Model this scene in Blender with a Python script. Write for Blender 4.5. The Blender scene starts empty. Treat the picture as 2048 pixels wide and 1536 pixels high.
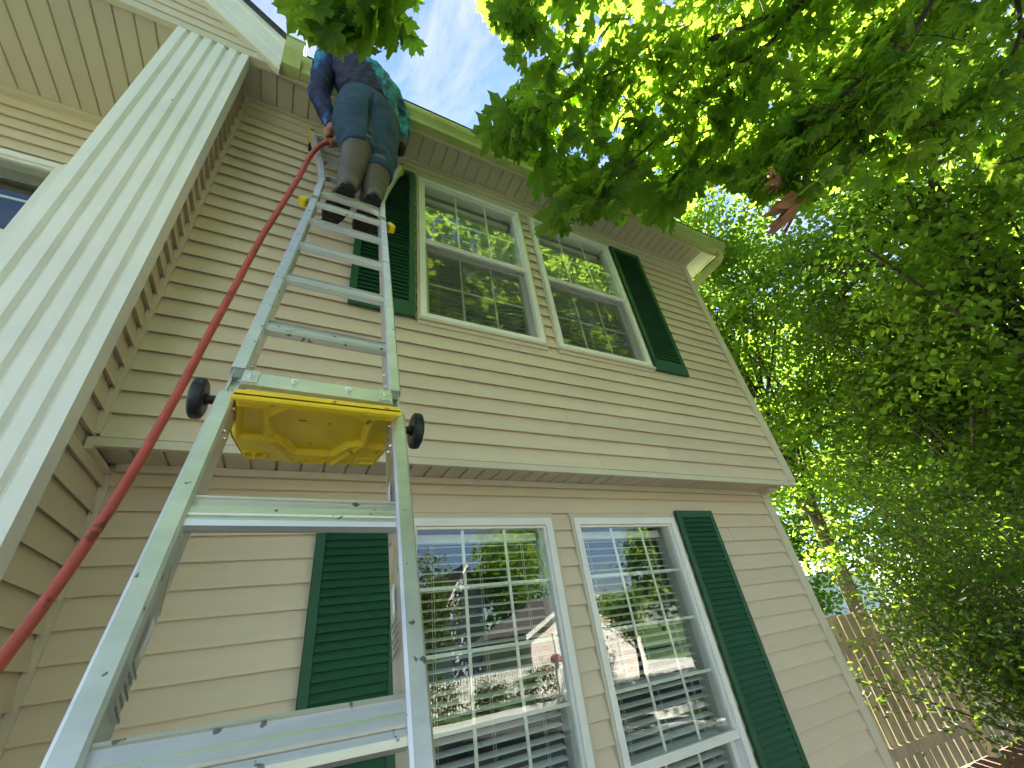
import bpy, math, random
import numpy as np
from mathutils import Vector, Matrix

random.seed(7)
rng = np.random.default_rng(7)
S = bpy.context.scene
COL = S.collection

# ------------------------------------------------------------------ camera
CAM = np.array([0.6525, -1.8860, 1.7165])
RR = np.array([[0.88656249, -0.44439802, -0.12851986],     # right
               [0.14216138, 0.52609129, -0.83846174],      # down
               [0.44022392, 0.72507817, 0.52958904]])      # forward
FPX = 821.44
cam_data = bpy.data.cameras.new("camera")
cam = bpy.data.objects.new("camera", cam_data)
COL.objects.link(cam)
m = Matrix(((RR[0][0], -RR[1][0], -RR[2][0], CAM[0]),
            (RR[0][1], -RR[1][1], -RR[2][1], CAM[1]),
            (RR[0][2], -RR[1][2], -RR[2][2], CAM[2]),
            (0, 0, 0, 1)))
cam.matrix_world = m
cam_data.sensor_width = 36
cam_data.lens = 36 * FPX / 2048
cam_data.clip_start = 0.02
cam_data.clip_end = 2000
S.camera = cam

# ------------------------------------------------------------------ world, sun, exposure
SUN_AZ, SUN_EL = 34, 46          # degrees from +y towards +x, elevation
world = bpy.data.worlds.new("World")
S.world = world
world.use_nodes = True
nt = world.node_tree
nt.nodes.clear()
N = nt.nodes.new
out = N("ShaderNodeOutputWorld")
bg = N("ShaderNodeBackground")
bg.inputs["Strength"].default_value = 0.050
sky = N("ShaderNodeTexSky")
sky.sky_type = 'NISHITA'
sky.sun_disc = False
sky.sun_elevation = math.radians(SUN_EL)
sky.sun_rotation = math.radians(SUN_AZ)
sky.air_density = 0.8
sky.dust_density = 0.05
sky.ozone_density = 1.5
tc = N("ShaderNodeTexCoord")
mp = N("ShaderNodeMapping")
mp.inputs["Scale"].default_value = (3.4, 2.2, 3.4)
mp.inputs["Rotation"].default_value = (0.2, 0.4, 0.7)
n1 = N("ShaderNodeTexNoise")
n1.inputs["Scale"].default_value = 1.3
n1.inputs["Detail"].default_value = 9
n1.inputs["Roughness"].default_value = 0.66
n1.inputs["Distortion"].default_value = 0.5
cr = N("ShaderNodeValToRGB")
cr.color_ramp.elements[0].position = 0.44
cr.color_ramp.elements[0].color = (0, 0, 0, 1)
cr.color_ramp.elements[1].position = 0.80
cr.color_ramp.elements[1].color = (1, 1, 1, 1)
mx = N("ShaderNodeMixRGB")
mx.inputs["Color2"].default_value = (2.9, 2.85, 2.85, 1)
nt.links.new(tc.outputs["Generated"], mp.inputs["Vector"])
nt.links.new(mp.outputs["Vector"], n1.inputs["Vector"])
nt.links.new(n1.outputs["Fac"], cr.inputs["Fac"])
nt.links.new(cr.outputs["Color"], mx.inputs["Fac"])
nt.links.new(sky.outputs["Color"], mx.inputs["Color1"])
nt.links.new(mx.outputs["Color"], bg.inputs["Color"])
nt.links.new(bg.outputs["Background"], out.inputs["Surface"])

sd = bpy.data.lights.new("sun", 'SUN')
sd.energy = 5.0
sd.angle = math.radians(0.53)
sd.color = (1.0, 0.95, 0.86)
sun = bpy.data.objects.new("sun", sd)
COL.objects.link(sun)
a, e = math.radians(SUN_AZ), math.radians(SUN_EL)
sun_dir = Vector((math.sin(a) * math.cos(e), math.cos(a) * math.cos(e), math.sin(e)))
sun.rotation_euler = sun_dir.to_track_quat('Z', 'Y').to_euler()
sun.location = (0, 0, 20)

S.view_settings.view_transform = 'Standard'
S.view_settings.look = 'None'
S.view_settings.exposure = 3.12
S.view_settings.gamma = 1
S.view_settings.use_curve_mapping = False
S.render.engine = 'CYCLES'
S.cycles.max_bounces = 8
S.cycles.diffuse_bounces = 4
S.cycles.glossy_bounces = 4
S.cycles.transmission_bounces = 6
S.cycles.transparent_max_bounces = 12
S.cycles.use_denoising = True
S.cycles.sample_clamp_indirect = 8


# ------------------------------------------------------------------ projection helpers (used to read sizes off the survey)
def ray(u, v):
    return RR.T @ np.array([(u - 1024) / FPX, (v - 768) / FPX, 1.0])


def at(u, v, depth):
    return Vector(CAM + ray(u, v) * depth)


def proj(P):
    w = (np.asarray(P) - CAM) @ RR.T
    z = np.where(w[..., 2] > 1e-3, w[..., 2], 1e-3)
    return 1024 + FPX * w[..., 0] / z, 768 + FPX * w[..., 1] / z, w[..., 2]


def in_poly(x, y, poly):
    x = np.asarray(x, float); y = np.asarray(y, float)
    r = np.zeros(x.shape, bool)
    n = len(poly)
    j = n - 1
    for i in range(n):
        xi, yi = poly[i]; xj, yj = poly[j]
        c = ((yi > y) != (yj > y)) & (x < (xj - xi) * (y - yi) / ((yj - yi) or 1e-9) + xi)
        r ^= c
        j = i
    return r


# ------------------------------------------------------------------ materials
MATS = {}


def mat(name, color, rough=0.5, metal=0.0, var=0.0, vscale=6.0, bump=0.0, bscale=60.0, bstretch=(1, 1, 1), color2=None,
        spec=0.5, speck=0.0, speck_scale=30.0, speck_col=(0.03, 0.03, 0.03), objvar=0.0, coat=0.0, dirt=0.0, dirt_col=(0.1, 0.09, 0.05)):
    mt = bpy.data.materials.new(name)
    mt.use_nodes = True
    t = mt.node_tree
    b = t.nodes["Principled BSDF"]
    b.inputs["Roughness"].default_value = rough
    b.inputs["Metallic"].default_value = metal
    b.inputs["Specular IOR Level"].default_value = spec
    b.inputs["Coat Weight"].default_value = coat
    b.inputs["Coat Roughness"].default_value = 0.15
    c = t.nodes.new("ShaderNodeTexCoord")
    last = None
    if var > 0 or color2:
        mpn = t.nodes.new("ShaderNodeMapping")
        mpn.inputs["Scale"].default_value = bstretch
        nz = t.nodes.new("ShaderNodeTexNoise")
        nz.inputs["Scale"].default_value = vscale
        nz.inputs["Detail"].default_value = 6
        nz.inputs["Roughness"].default_value = 0.62
        t.links.new(c.outputs["Object"], mpn.inputs["Vector"])
        t.links.new(mpn.outputs["Vector"], nz.inputs["Vector"])
        r = t.nodes.new("ShaderNodeValToRGB")
        r.color_ramp.elements[0].position = 0.32
        r.color_ramp.elements[1].position = 0.68
        c2 = color2 or tuple(max(0, x * (1 - var)) for x in color)
        c1 = color if color2 else tuple(min(1, x * (1 + var * 0.6)) for x in color)
        r.color_ramp.elements[0].color = (*c2, 1)
        r.color_ramp.elements[1].color = (*c1, 1)
        t.links.new(nz.outputs["Fac"], r.inputs["Fac"])
        last = r.outputs["Color"]
    if last is None:
        rgb = t.nodes.new("ShaderNodeRGB")
        rgb.outputs[0].default_value = (*color, 1)
        last = rgb.outputs[0]
    if dirt > 0:
        nd = t.nodes.new("ShaderNodeTexNoise")
        nd.inputs["Scale"].default_value = 1.7
        nd.inputs["Detail"].default_value = 8
        nd.inputs["Roughness"].default_value = 0.72
        t.links.new(c.outputs["Object"], nd.inputs["Vector"])
        rr = t.nodes.new("ShaderNodeValToRGB")
        rr.color_ramp.elements[0].position = 0.5
        rr.color_ramp.elements[0].color = (0, 0, 0, 1)
        rr.color_ramp.elements[1].position = 0.78
        rr.color_ramp.elements[1].color = (dirt, dirt, dirt, 1)
        t.links.new(nd.outputs["Fac"], rr.inputs["Fac"])
        mm = t.nodes.new("ShaderNodeMixRGB")
        mm.inputs["Color2"].default_value = (*dirt_col, 1)
        t.links.new(rr.outputs["Color"], mm.inputs["Fac"])
        t.links.new(last, mm.inputs["Color1"])
        last = mm.outputs["Color"]
    if speck > 0:
        ns = t.nodes.new("ShaderNodeTexNoise")
        ns.inputs["Scale"].default_value = speck_scale
        ns.inputs["Detail"].default_value = 3
        t.links.new(c.outputs["Object"], ns.inputs["Vector"])
        rr = t.nodes.new("ShaderNodeValToRGB")
        rr.color_ramp.elements[0].position = 0.70 - speck * 0.1
        rr.color_ramp.elements[0].color = (0, 0, 0, 1)
        rr.color_ramp.elements[1].position = 0.73 - speck * 0.1
        rr.color_ramp.elements[1].color = (0.85, 0.85, 0.85, 1)
        t.links.new(ns.outputs["Fac"], rr.inputs["Fac"])
        mm = t.nodes.new("ShaderNodeMixRGB")
        mm.inputs["Color2"].default_value = (*speck_col, 1)
        t.links.new(rr.outputs["Color"], mm.inputs["Fac"])
        t.links.new(last, mm.inputs["Color1"])
        last = mm.outputs["Color"]
    if objvar > 0:
        oi = t.nodes.new("ShaderNodeObjectInfo")
        hs = t.nodes.new("ShaderNodeHueSaturation")
        mr = t.nodes.new("ShaderNodeMapRange")
        mr.inputs["To Min"].default_value = 1 - objvar
        mr.inputs["To Max"].default_value = 1 + objvar
        t.links.new(oi.outputs["Random"], mr.inputs["Value"])
        t.links.new(mr.outputs["Result"], hs.inputs["Value"])
        t.links.new(last, hs.inputs["Color"])
        last = hs.outputs["Color"]
    t.links.new(last, b.inputs["Base Color"])
    if bump > 0:
        mp2 = t.nodes.new("ShaderNodeMapping")
        mp2.inputs["Scale"].default_value = bstretch
        nb = t.nodes.new("ShaderNodeTexNoise")
        nb.inputs["Scale"].default_value = bscale
        nb.inputs["Detail"].default_value = 5
        bp = t.nodes.new("ShaderNodeBump")
        bp.inputs["Strength"].default_value = bump
        bp.inputs["Distance"].default_value = 0.004
        t.links.new(c.outputs["Object"], mp2.inputs["Vector"])
        t.links.new(mp2.outputs["Vector"], nb.inputs["Vector"])
        t.links.new(nb.outputs["Fac"], bp.inputs["Height"])
        t.links.new(bp.outputs["Normal"], b.inputs["Normal"])
    MATS[name] = mt
    return mt


def leaf_mat(name, c1, c2, trans, tw=0.5, rough=0.45, veins=False):
    mt = bpy.data.materials.new(name)
    mt.use_nodes = True
    t = mt.node_tree
    b = t.nodes["Principled BSDF"]
    b.inputs["Roughness"].default_value = rough
    b.inputs["Specular IOR Level"].default_value = 0.22
    at_ = t.nodes.new("ShaderNodeAttribute")
    at_.attribute_name = "tint"
    mixc = t.nodes.new("ShaderNodeMixRGB")
    mixc.inputs["Color1"].default_value = (*c1, 1)
    mixc.inputs["Color2"].default_value = (*c2, 1)
    t.links.new(at_.outputs["Fac"], mixc.inputs["Fac"])
    tr = t.nodes.new("ShaderNodeBsdfTranslucent")
    mixt = t.nodes.new("ShaderNodeMixRGB")
    mixt.inputs["Color1"].default_value = (*trans, 1)
    mixt.inputs["Color2"].default_value = (trans[0] * 1.22, trans[1] * 1.06, trans[2], 1)
    t.links.new(at_.outputs["Fac"], mixt.inputs["Fac"])
    tl = mixt.outputs["Color"]
    cl = mixc.outputs["Color"]
    if veins:
        va = t.nodes.new("ShaderNodeAttribute")
        va.attribute_name = "vein"
        rr = t.nodes.new("ShaderNodeValToRGB")
        rr.color_ramp.elements[0].position = 0.0
        rr.color_ramp.elements[0].color = (1, 1, 1, 1)
        rr.color_ramp.elements[1].position = 0.16
        rr.color_ramp.elements[1].color = (0, 0, 0, 1)
        t.links.new(va.outputs["Fac"], rr.inputs["Fac"])
        m1 = t.nodes.new("ShaderNodeMixRGB")
        m1.blend_type = 'MULTIPLY'
        m1.inputs["Color2"].default_value = (0.62, 0.62, 0.55, 1)
        mf = t.nodes.new("ShaderNodeMath"); mf.operation = 'MULTIPLY'; mf.inputs[1].default_value = 0.8
        t.links.new(rr.outputs["Color"], mf.inputs[0])
        t.links.new(mf.outputs[0], m1.inputs["Fac"])
        t.links.new(tl, m1.inputs["Color1"])
        tl = m1.outputs["Color"]
        cc = t.nodes.new("ShaderNodeTexCoord")
        nn = t.nodes.new("ShaderNodeTexNoise"); nn.inputs["Scale"].default_value = 38; nn.inputs["Detail"].default_value = 4
        t.links.new(cc.outputs["Object"], nn.inputs["Vector"])
        bp = t.nodes.new("ShaderNodeBump"); bp.inputs["Strength"].default_value = 0.35; bp.inputs["Distance"].default_value = 0.004
        t.links.new(nn.outputs["Fac"], bp.inputs["Height"])
        t.links.new(bp.outputs["Normal"], b.inputs["Normal"])
    t.links.new(cl, b.inputs["Base Color"])
    t.links.new(tl, tr.inputs["Color"])
    ms = t.nodes.new("ShaderNodeMixShader")
    ms.inputs[0].default_value = tw
    t.links.new(b.outputs[0], ms.inputs[1])
    t.links.new(tr.outputs[0], ms.inputs[2])
    t.links.new(ms.outputs[0], t.nodes["Material Output"].inputs["Surface"])
    MATS[name] = mt
    return mt


mat("siding", (0.67, 0.545, 0.395), 0.52, var=0.07, vscale=1.6, bump=0.22, bscale=26, bstretch=(0.35, 1, 3.5), objvar=0.035, dirt=0.10, dirt_col=(0.25, 0.24, 0.15))
mat("siding_side", (0.67, 0.545, 0.395), 0.52, var=0.07, vscale=1.6, bump=0.22, bscale=26, bstretch=(1, 0.35, 3.5), objvar=0.035, dirt=0.10, dirt_col=(0.25, 0.24, 0.15))
mat("trim", (0.62, 0.54, 0.40), 0.5, var=0.06, vscale=3, dirt=0.18, dirt_col=(0.24, 0.24, 0.14))
mat("dark_gap", (0.05, 0.045, 0.03), 0.9)
mat("soffit", (0.58, 0.50, 0.37), 0.55, var=0.06, vscale=2, objvar=0.03)
mat("white_trim", (0.81, 0.78, 0.73), 0.42, var=0.05, vscale=4, dirt=0.12, dirt_col=(0.35, 0.38, 0.22))
mat("gutter", (0.48, 0.51, 0.19), 0.45, var=0.15, vscale=5, dirt=0.9, dirt_col=(0.30, 0.37, 0.08), speck=0.1, speck_scale=12, speck_col=(0.18, 0.2, 0.06))
mat("shutter", (0.011, 0.078, 0.034), 0.55, var=0.12, vscale=5, bump=0.1, bscale=90, objvar=0.06)
mat("alu", (0.72, 0.69, 0.66), 0.42, metal=0.8, var=0.13, vscale=9, bump=0.07, bscale=40, bstretch=(1, 6, 1), dirt=0.25, dirt_col=(0.33, 0.34, 0.34), speck=0.30, speck_scale=48, speck_col=(0.10, 0.10, 0.09))
mat("alu_rung", (0.66, 0.63, 0.61), 0.40, metal=0.82, var=0.2, vscale=7, bump=0.1, bscale=50, bstretch=(0.1, 1, 1), dirt=0.4, dirt_col=(0.30, 0.29, 0.26), speck=0.3, speck_scale=46, speck_col=(0.1, 0.1, 0.08))
mat("alu_dark", (0.30, 0.31, 0.33), 0.45, metal=0.8)
mat("steel", (0.7, 0.7, 0.7), 0.25, metal=1.0)
mat("yellow", (0.82, 0.56, 0.012), 0.38, var=0.1, vscale=9, bump=0.08, bscale=120, speck=0.25, speck_scale=30, speck_col=(0.12, 0.09, 0.02), dirt=0.25, dirt_col=(0.45, 0.33, 0.03))
mat("black_plastic", (0.012, 0.013, 0.016), 0.42, var=0.3, vscale=20, bump=0.1)
mat("sticker_y", (0.75, 0.5, 0.03), 0.5)
mat("sticker_w", (0.7, 0.7, 0.7), 0.5)
mat("hose", (0.47, 0.075, 0.055), 0.42, var=0.14, vscale=12, bump=0.12, bscale=70, speck=0.5, speck_scale=16, speck_col=(0.12, 0.03, 0.025), dirt=0.3, dirt_col=(0.3, 0.09, 0.06))
mat("skin", (0.36, 0.17, 0.11), 0.5, var=0.1, vscale=20)
mat("hair", (0.03, 0.02, 0.015), 0.6, bump=0.4, bscale=120)
mat("boot", (0.105, 0.088, 0.070), 0.6, var=0.22, vscale=9, bump=0.25, bscale=45, dirt=0.4, dirt_col=(0.09, 0.08, 0.06))
mat("sole", (0.018, 0.016, 0.015), 0.75, var=0.3, vscale=25, bump=0.5, bscale=60)
mat("glove", (0.02, 0.02, 0.022), 0.7, bump=0.3)
mat("bark", (0.05, 0.04, 0.03), 0.85, var=0.4, vscale=14, bump=0.8, bscale=25, bstretch=(1, 1, 0.3))
mat("twig", (0.045, 0.03, 0.02), 0.7, var=0.3, vscale=20)
mat("wood", (0.58, 0.50, 0.37), 0.8, var=0.35, vscale=5, bump=0.5, bscale=20, bstretch=(4, 4, 0.3), objvar=0.14, dirt=0.5, dirt_col=(0.13, 0.15, 0.06))
mat("blind", (0.82, 0.81, 0.76), 0.5)
mat("cord", (0.7, 0.7, 0.66), 0.7)
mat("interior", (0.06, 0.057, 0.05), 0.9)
mat("interior_frame", (0.55, 0.55, 0.50), 0.6)
mat("shingle", (0.06, 0.055, 0.05), 0.9, var=0.4, vscale=30, bump=0.6, bscale=90, objvar=0.2)
mat("grass_mat", (0.07, 0.13, 0.025), 0.9, color2=(0.035, 0.07, 0.015), vscale=4, bump=0.8, bscale=50)
mat("mulch", (0.17, 0.095, 0.065), 0.95, var=0.5, vscale=20, bump=1, bscale=40)
mat("concrete", (0.60, 0.575, 0.54), 0.85, var=0.15, vscale=3, bump=0.2, bscale=80, speck=0.2, speck_scale=5, speck_col=(0.25, 0.24, 0.22))
mat("asphalt", (0.07, 0.07, 0.072), 0.9, var=0.2, vscale=3, bump=0.3, bscale=90)
mat("neigh_pink", (0.74, 0.64, 0.58), 0.6, var=0.04, vscale=2)
mat("neigh_grey", (0.58, 0.60, 0.72), 0.6, var=0.04, vscale=2)
mat("neigh_door", (0.80, 0.74, 0.70), 0.5)
mat("roof_far", (0.12, 0.10, 0.10), 0.9, var=0.3, vscale=12)
mat("mailbox_paint", (0.5, 0.04, 0.03), 0.5)
mat("brown_leaf", (0.26, 0.10, 0.035), 0.65, var=0.35, vscale=30)

leaf_mat("leaf_maple", (0.034, 0.085, 0.014), (0.06, 0.125, 0.02), (0.38, 0.64, 0.05), 0.60, 0.5, veins=True)
leaf_mat("leaf_far", (0.032, 0.075, 0.016), (0.075, 0.125, 0.022), (0.27, 0.47, 0.03), 0.56, 0.45)
leaf_mat("leaf_dark", (0.026, 0.062, 0.018), (0.05, 0.095, 0.022), (0.20, 0.36, 0.02), 0.46, 0.45)
leaf_mat("leaf_hedge", (0.04, 0.07, 0.02), (0.10, 0.11, 0.02), (0.2, 0.3, 0.03), 0.4, 0.5)


# shirt: tie-dye right / navy back-left
def shirt_mat():
    mt = bpy.data.materials.new("shirt")
    mt.use_nodes = True
    t = mt.node_tree
    b = t.nodes["Principled BSDF"]
    b.inputs["Roughness"].default_value = 0.75
    c = t.nodes.new("ShaderNodeTexCoord")
    mpn = t.nodes.new("ShaderNodeMapping")
    mpn.inputs["Rotation"].default_value = (0, 0.75, 0)
    mpn.inputs["Scale"].default_value = (9, 9, 2.4)
    nz = t.nodes.new("ShaderNodeTexNoise")
    nz.inputs["Scale"].default_value = 2.2
    nz.inputs["Detail"].default_value = 5
    nz.inputs["Distortion"].default_value = 0.8
    t.links.new(c.outputs["Object"], mpn.inputs["Vector"])
    t.links.new(mpn.outputs["Vector"], nz.inputs["Vector"])
    r = t.nodes.new("ShaderNodeValToRGB")
    el = r.color_ramp.elements
    el[0].position = 0.30; el[0].color = (0.008, 0.022, 0.10, 1)
    el[1].position = 0.78; el[1].color = (0.35, 0.50, 0.10, 1)
    x = el.new(0.42); x.color = (0.012, 0.07, 0.19, 1)
    x = el.new(0.52); x.color = (0.02, 0.20, 0.28, 1)
    x = el.new(0.60); x.color = (0.05, 0.38, 0.48, 1)
    x = el.new(0.66); x.color = (0.03, 0.16, 0.22, 1)
    t.links.new(nz.outputs["Fac"], r.inputs["Fac"])
    # navy field: object x below a slanted edge
    sx = t.nodes.new("ShaderNodeSeparateXYZ")
    t.links.new(c.outputs["Object"], sx.inputs[0])
    ma = t.nodes.new("ShaderNodeMath"); ma.operation = 'MULTIPLY_ADD'
    ma.inputs[1].default_value = 0.42
    t.links.new(sx.outputs["Z"], ma.inputs[0])
    t.links.new(sx.outputs["X"], ma.inputs[2])
    mr = t.nodes.new("ShaderNodeMapRange")
    mr.inputs["From Min"].default_value = 2.795
    mr.inputs["From Max"].default_value = 2.812
    t.links.new(ma.outputs[0], mr.inputs["Value"])
    mxx = t.nodes.new("ShaderNodeMixRGB")
    mxx.inputs["Color1"].default_value = (0.016, 0.016, 0.05, 1)
    t.links.new(mr.outputs["Result"], mxx.inputs["Fac"])
    t.links.new(r.outputs["Color"], mxx.inputs["Color2"])
    t.links.new(mxx.outputs["Color"], b.inputs["Base Color"])
    MATS["shirt"] = mt
    mt2 = bpy.data.materials.new("sleeve")
    mt2.use_nodes = True
    t = mt2.node_tree
    b = t.nodes["Principled BSDF"]; b.inputs["Roughness"].default_value = 0.7
    c = t.nodes.new("ShaderNodeTexCoord")
    mpn = t.nodes.new("ShaderNodeMapping"); mpn.inputs["Scale"].default_value = (8, 8, 1.6)
    nz = t.nodes.new("ShaderNodeTexNoise"); nz.inputs["Scale"].default_value = 2; nz.inputs["Detail"].default_value = 5
    t.links.new(c.outputs["Object"], mpn.inputs[0]); t.links.new(mpn.outputs[0], nz.inputs["Vector"])
    r = t.nodes.new("ShaderNodeValToRGB")
    el = r.color_ramp.elements
    el[0].position = 0.46; el[0].color = (0.012, 0.012, 0.045, 1)
    el[1].position = 0.72; el[1].color = (0.03, 0.30, 0.55, 1)
    x = el.new(0.58); x.color = (0.01, 0.03, 0.20, 1)
    t.links.new(nz.outputs["Fac"], r.inputs["Fac"]); t.links.new(r.outputs["Color"], b.inputs["Base Color"])
    MATS["sleeve"] = mt2
    mt3 = mat("jeans", (0.026, 0.068, 0.125), 0.85, color2=(0.014, 0.038, 0.075), vscale=6, bump=0.35, bscale=28, dirt=0.35, dirt_col=(0.03, 0.05, 0.07))
    return mt


shirt_mat()


def glass_mat(name, tint, k, r0=0.06):
    mt = bpy.data.materials.new(name)
    mt.use_nodes = True
    t = mt.node_tree
    t.nodes.remove(t.nodes["Principled BSDF"])
    o = t.nodes["Material Output"]
    g = t.nodes.new("ShaderNodeBsdfGlossy")
    g.inputs["Roughness"].default_value = 0.0
    g.inputs["Color"].default_value = (0.95, 0.97, 0.96, 1)
    tr = t.nodes.new("ShaderNodeBsdfTransparent")
    tr.inputs["Color"].default_value = (*tint, 1)
    fr = t.nodes.new("ShaderNodeFresnel")
    fr.inputs["IOR"].default_value = 1.52
    mu = t.nodes.new("ShaderNodeMath"); mu.operation = 'MULTIPLY_ADD'; mu.use_clamp = True
    mu.inputs[1].default_value = k
    mu.inputs[2].default_value = r0
    ge = t.nodes.new("ShaderNodeNewGeometry")
    io = t.nodes.new("ShaderNodeMapRange")
    io.inputs["To Min"].default_value = 1.52
    io.inputs["To Max"].default_value = 1 / 1.52
    t.links.new(ge.outputs["Backfacing"], io.inputs["Value"])
    t.links.new(io.outputs["Result"], fr.inputs["IOR"])
    t.links.new(fr.outputs[0], mu.inputs[0])
    ms = t.nodes.new("ShaderNodeMixShader")
    t.links.new(mu.outputs[0], ms.inputs[0])
    t.links.new(tr.outputs[0], ms.inputs[1])
    t.links.new(g.outputs[0], ms.inputs[2])
    # a very slow ripple of the pane
    c = t.nodes.new("ShaderNodeTexCoord")
    nn = t.nodes.new("ShaderNodeTexNoise"); nn.inputs["Scale"].default_value = 5; nn.inputs["Detail"].default_value = 1
    t.links.new(c.outputs["Object"], nn.inputs["Vector"])
    bp = t.nodes.new("ShaderNodeBump"); bp.inputs["Strength"].default_value = 0.012; bp.inputs["Distance"].default_value = 0.02
    t.links.new(nn.outputs["Fac"], bp.inputs["Height"])
    t.links.new(bp.outputs["Normal"], g.inputs["Normal"])
    t.links.new(ms.outputs[0], o.inputs["Surface"])
    MATS[name] = mt


glass_mat("glass", (0.95, 0.97, 0.94), 0.95, 0.02)


def screen_mat():
    mt = bpy.data.materials.new("screen")
    mt.use_nodes = True
    t = mt.node_tree
    b = t.nodes["Principled BSDF"]
    b.inputs["Base Color"].default_value = (0.05, 0.055, 0.04, 1)
    b.inputs["Roughness"].default_value = 0.7
    tr = t.nodes.new("ShaderNodeBsdfTransparent")
    ms = t.nodes.new("ShaderNodeMixShader")
    ms.inputs[0].default_value = 0.34
    t.links.new(tr.outputs[0], ms.inputs[1])
    t.links.new(b.outputs[0], ms.inputs[2])
    t.links.new(ms.outputs[0], t.nodes["Material Output"].inputs["Surface"])
    MATS["screen"] = mt


screen_mat()


# ------------------------------------------------------------------ mesh builder
class MB:
    def __init__(self):
        self.v = []; self.f = []; self.s = []

    def add(self, vs, fs, smooth=False):
        o = len(self.v)
        self.v += [tuple(p) for p in vs]
        for f in fs:
            self.f.append(tuple(i + o for i in f)); self.s.append(smooth)
        return self

    def box(self, x0, x1, y0, y1, z0, z1, M=None):
        vs = [(x0, y0, z0), (x1, y0, z0), (x1, y1, z0), (x0, y1, z0), (x0, y0, z1), (x1, y0, z1), (x1, y1, z1), (x0, y1, z1)]
        if M is not None: vs = [M @ Vector(p) for p in vs]
        return self.add(vs, [(0, 3, 2, 1), (4, 5, 6, 7), (0, 1, 5, 4), (1, 2, 6, 5), (2, 3, 7, 6), (3, 0, 4, 7)])

    def cbox(self, x0, x1, y0, y1, z0, z1, c=0.003, M=None):
        """box with chamfered long edges (along z)"""
        pr = [(x0 + c, y0), (x1 - c, y0), (x1, y0 + c), (x1, y1 - c), (x1 - c, y1), (x0 + c, y1), (x0, y1 - c), (x0, y0 + c)]
        return self.extr([(p[0], p[1], z0) for p in pr], Vector((0, 0, z1 - z0)), M)

    def extr(self, ring, vec, M=None, smooth=False):
        n = len(ring)
        a_ = [Vector(p) for p in ring]
        b_ = [p + Vector(vec) for p in a_]
        vs = a_ + b_
        if M is not None: vs = [M @ p for p in vs]
        fs = [(i, (i + 1) % n, (i + 1) % n + n, i + n) for i in range(n)]
        self.add(vs, fs, smooth)
        self.add(vs[:n], [tuple(reversed(range(n)))])
        self.add(vs[n:], [tuple(range(n))])
        return self

    def rings(self, rr, cap=True, smooth=True):
        n = len(rr[0])
        vs = [p for r in rr for p in r]
        fs = []
        for k in range(len(rr) - 1):
            for i in range(n):
                j = (i + 1) % n
                fs.append((k * n + i, k * n + j, (k + 1) * n + j, (k + 1) * n + i))
        self.add(vs, fs, smooth)
        if cap:
            self.add(rr[0], [tuple(reversed(range(n)))], smooth)
            self.add(rr[-1], [tuple(range(n))], smooth)
        return self

    def tube(self, pts, rad, n=10, cap=True, smooth=True, flat=None):
        pts = [Vector(p) for p in pts]
        if not hasattr(rad, '__len__'): rad = [rad] * len(pts)
        rr = []
        prev = None
        for i, p in enumerate(pts):
            d = (pts[min(i + 1, len(pts) - 1)] - pts[max(i - 1, 0)])
            if d.length < 1e-9: d = Vector((0, 0, 1))
            d.normalize()
            if prev is None:
                up = Vector((0, 0, 1)) if abs(d.z) < 0.9 else Vector((0, 1, 0))
                uu = d.cross(up).normalized()
            else:
                uu = (prev - d * prev.dot(d)).normalized()
            prev = uu
            vv = d.cross(uu)
            r = rad[i]
            rr.append([p + (uu * math.cos(2 * math.pi * k / n) + vv * math.sin(2 * math.pi * k / n)) * r for k in range(n)])
        return self.rings(rr, cap, smooth)

    def ell(self, rs, n=20, M=None, cap=True):
        """rs: list of (cx,cy,cz,rx,ry) horizontal ellipses, optional tilt ignored"""
        rr = []
        for r in rs:
            cx, cy, cz, rx, ry = r[:5]
            rr.append([Vector((cx + rx * math.cos(2 * math.pi * k / n), cy + ry * math.sin(2 * math.pi * k / n), cz + (r[5] * math.cos(2 * math.pi * k / n) if len(r) > 5 else 0) + (r[6] * math.sin(2 * math.pi * k / n) if len(r) > 6 else 0))) for k in range(n)])
        if M is not None: rr = [[M @ p for p in q] for q in rr]
        return self.rings(rr, cap)

    def sphere(self, c, r, n=10, k=6, M=None):
        c = Vector(c)
        if not hasattr(r, '__len__'): r = (r, r, r)
        rr = []
        for i in range(1, k):
            th = math.pi * i / k
            rr.append([Vector((c.x + r[0] * math.sin(th) * math.cos(2 * math.pi * j / n), c.y + r[1] * math.sin(th) * math.sin(2 * math.pi * j / n), c.z - r[2] * math.cos(th))) for j in range(n)])
        if M is not None: rr = [[M @ p for p in q] for q in rr]
        return self.rings(rr)

    def mesh(self, name, material):
        me = bpy.data.meshes.new(name)
        me.from_pydata(self.v, [], self.f)
        me.polygons.foreach_set("use_smooth", self.s)
        if material: me.materials.append(MATS[material] if isinstance(material, str) else material)
        me.update()
        return me

    def build(self, name, material, parent=None):
        return link(name, self.mesh(name, material), parent)


def link(name, data, parent=None, loc=None):
    o = bpy.data.objects.new(name, data)
    COL.objects.link(o)
    if parent is not None: o.parent = parent
    if loc is not None: o.location = loc
    return o


def tag(o, label=None, cat=None, group=None, kind=None):
    if label: o['label'] = label
    if cat: o['category'] = cat
    if group: o['group'] = group
    if kind: o['kind'] = kind
    return o


def thing(name, label, cat, loc=(0, 0, 0), group=None):
    o = link(name, None, None, loc)
    o.empty_display_size = 0.2
    return tag(o, label, cat, group)


def bpart(name, parent, material, *b):
    mb = MB()
    for q in b: mb.box(*q)
    return mb.build(name, material, parent)


def ipoint(p, d, yv=None):
    return p


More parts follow.
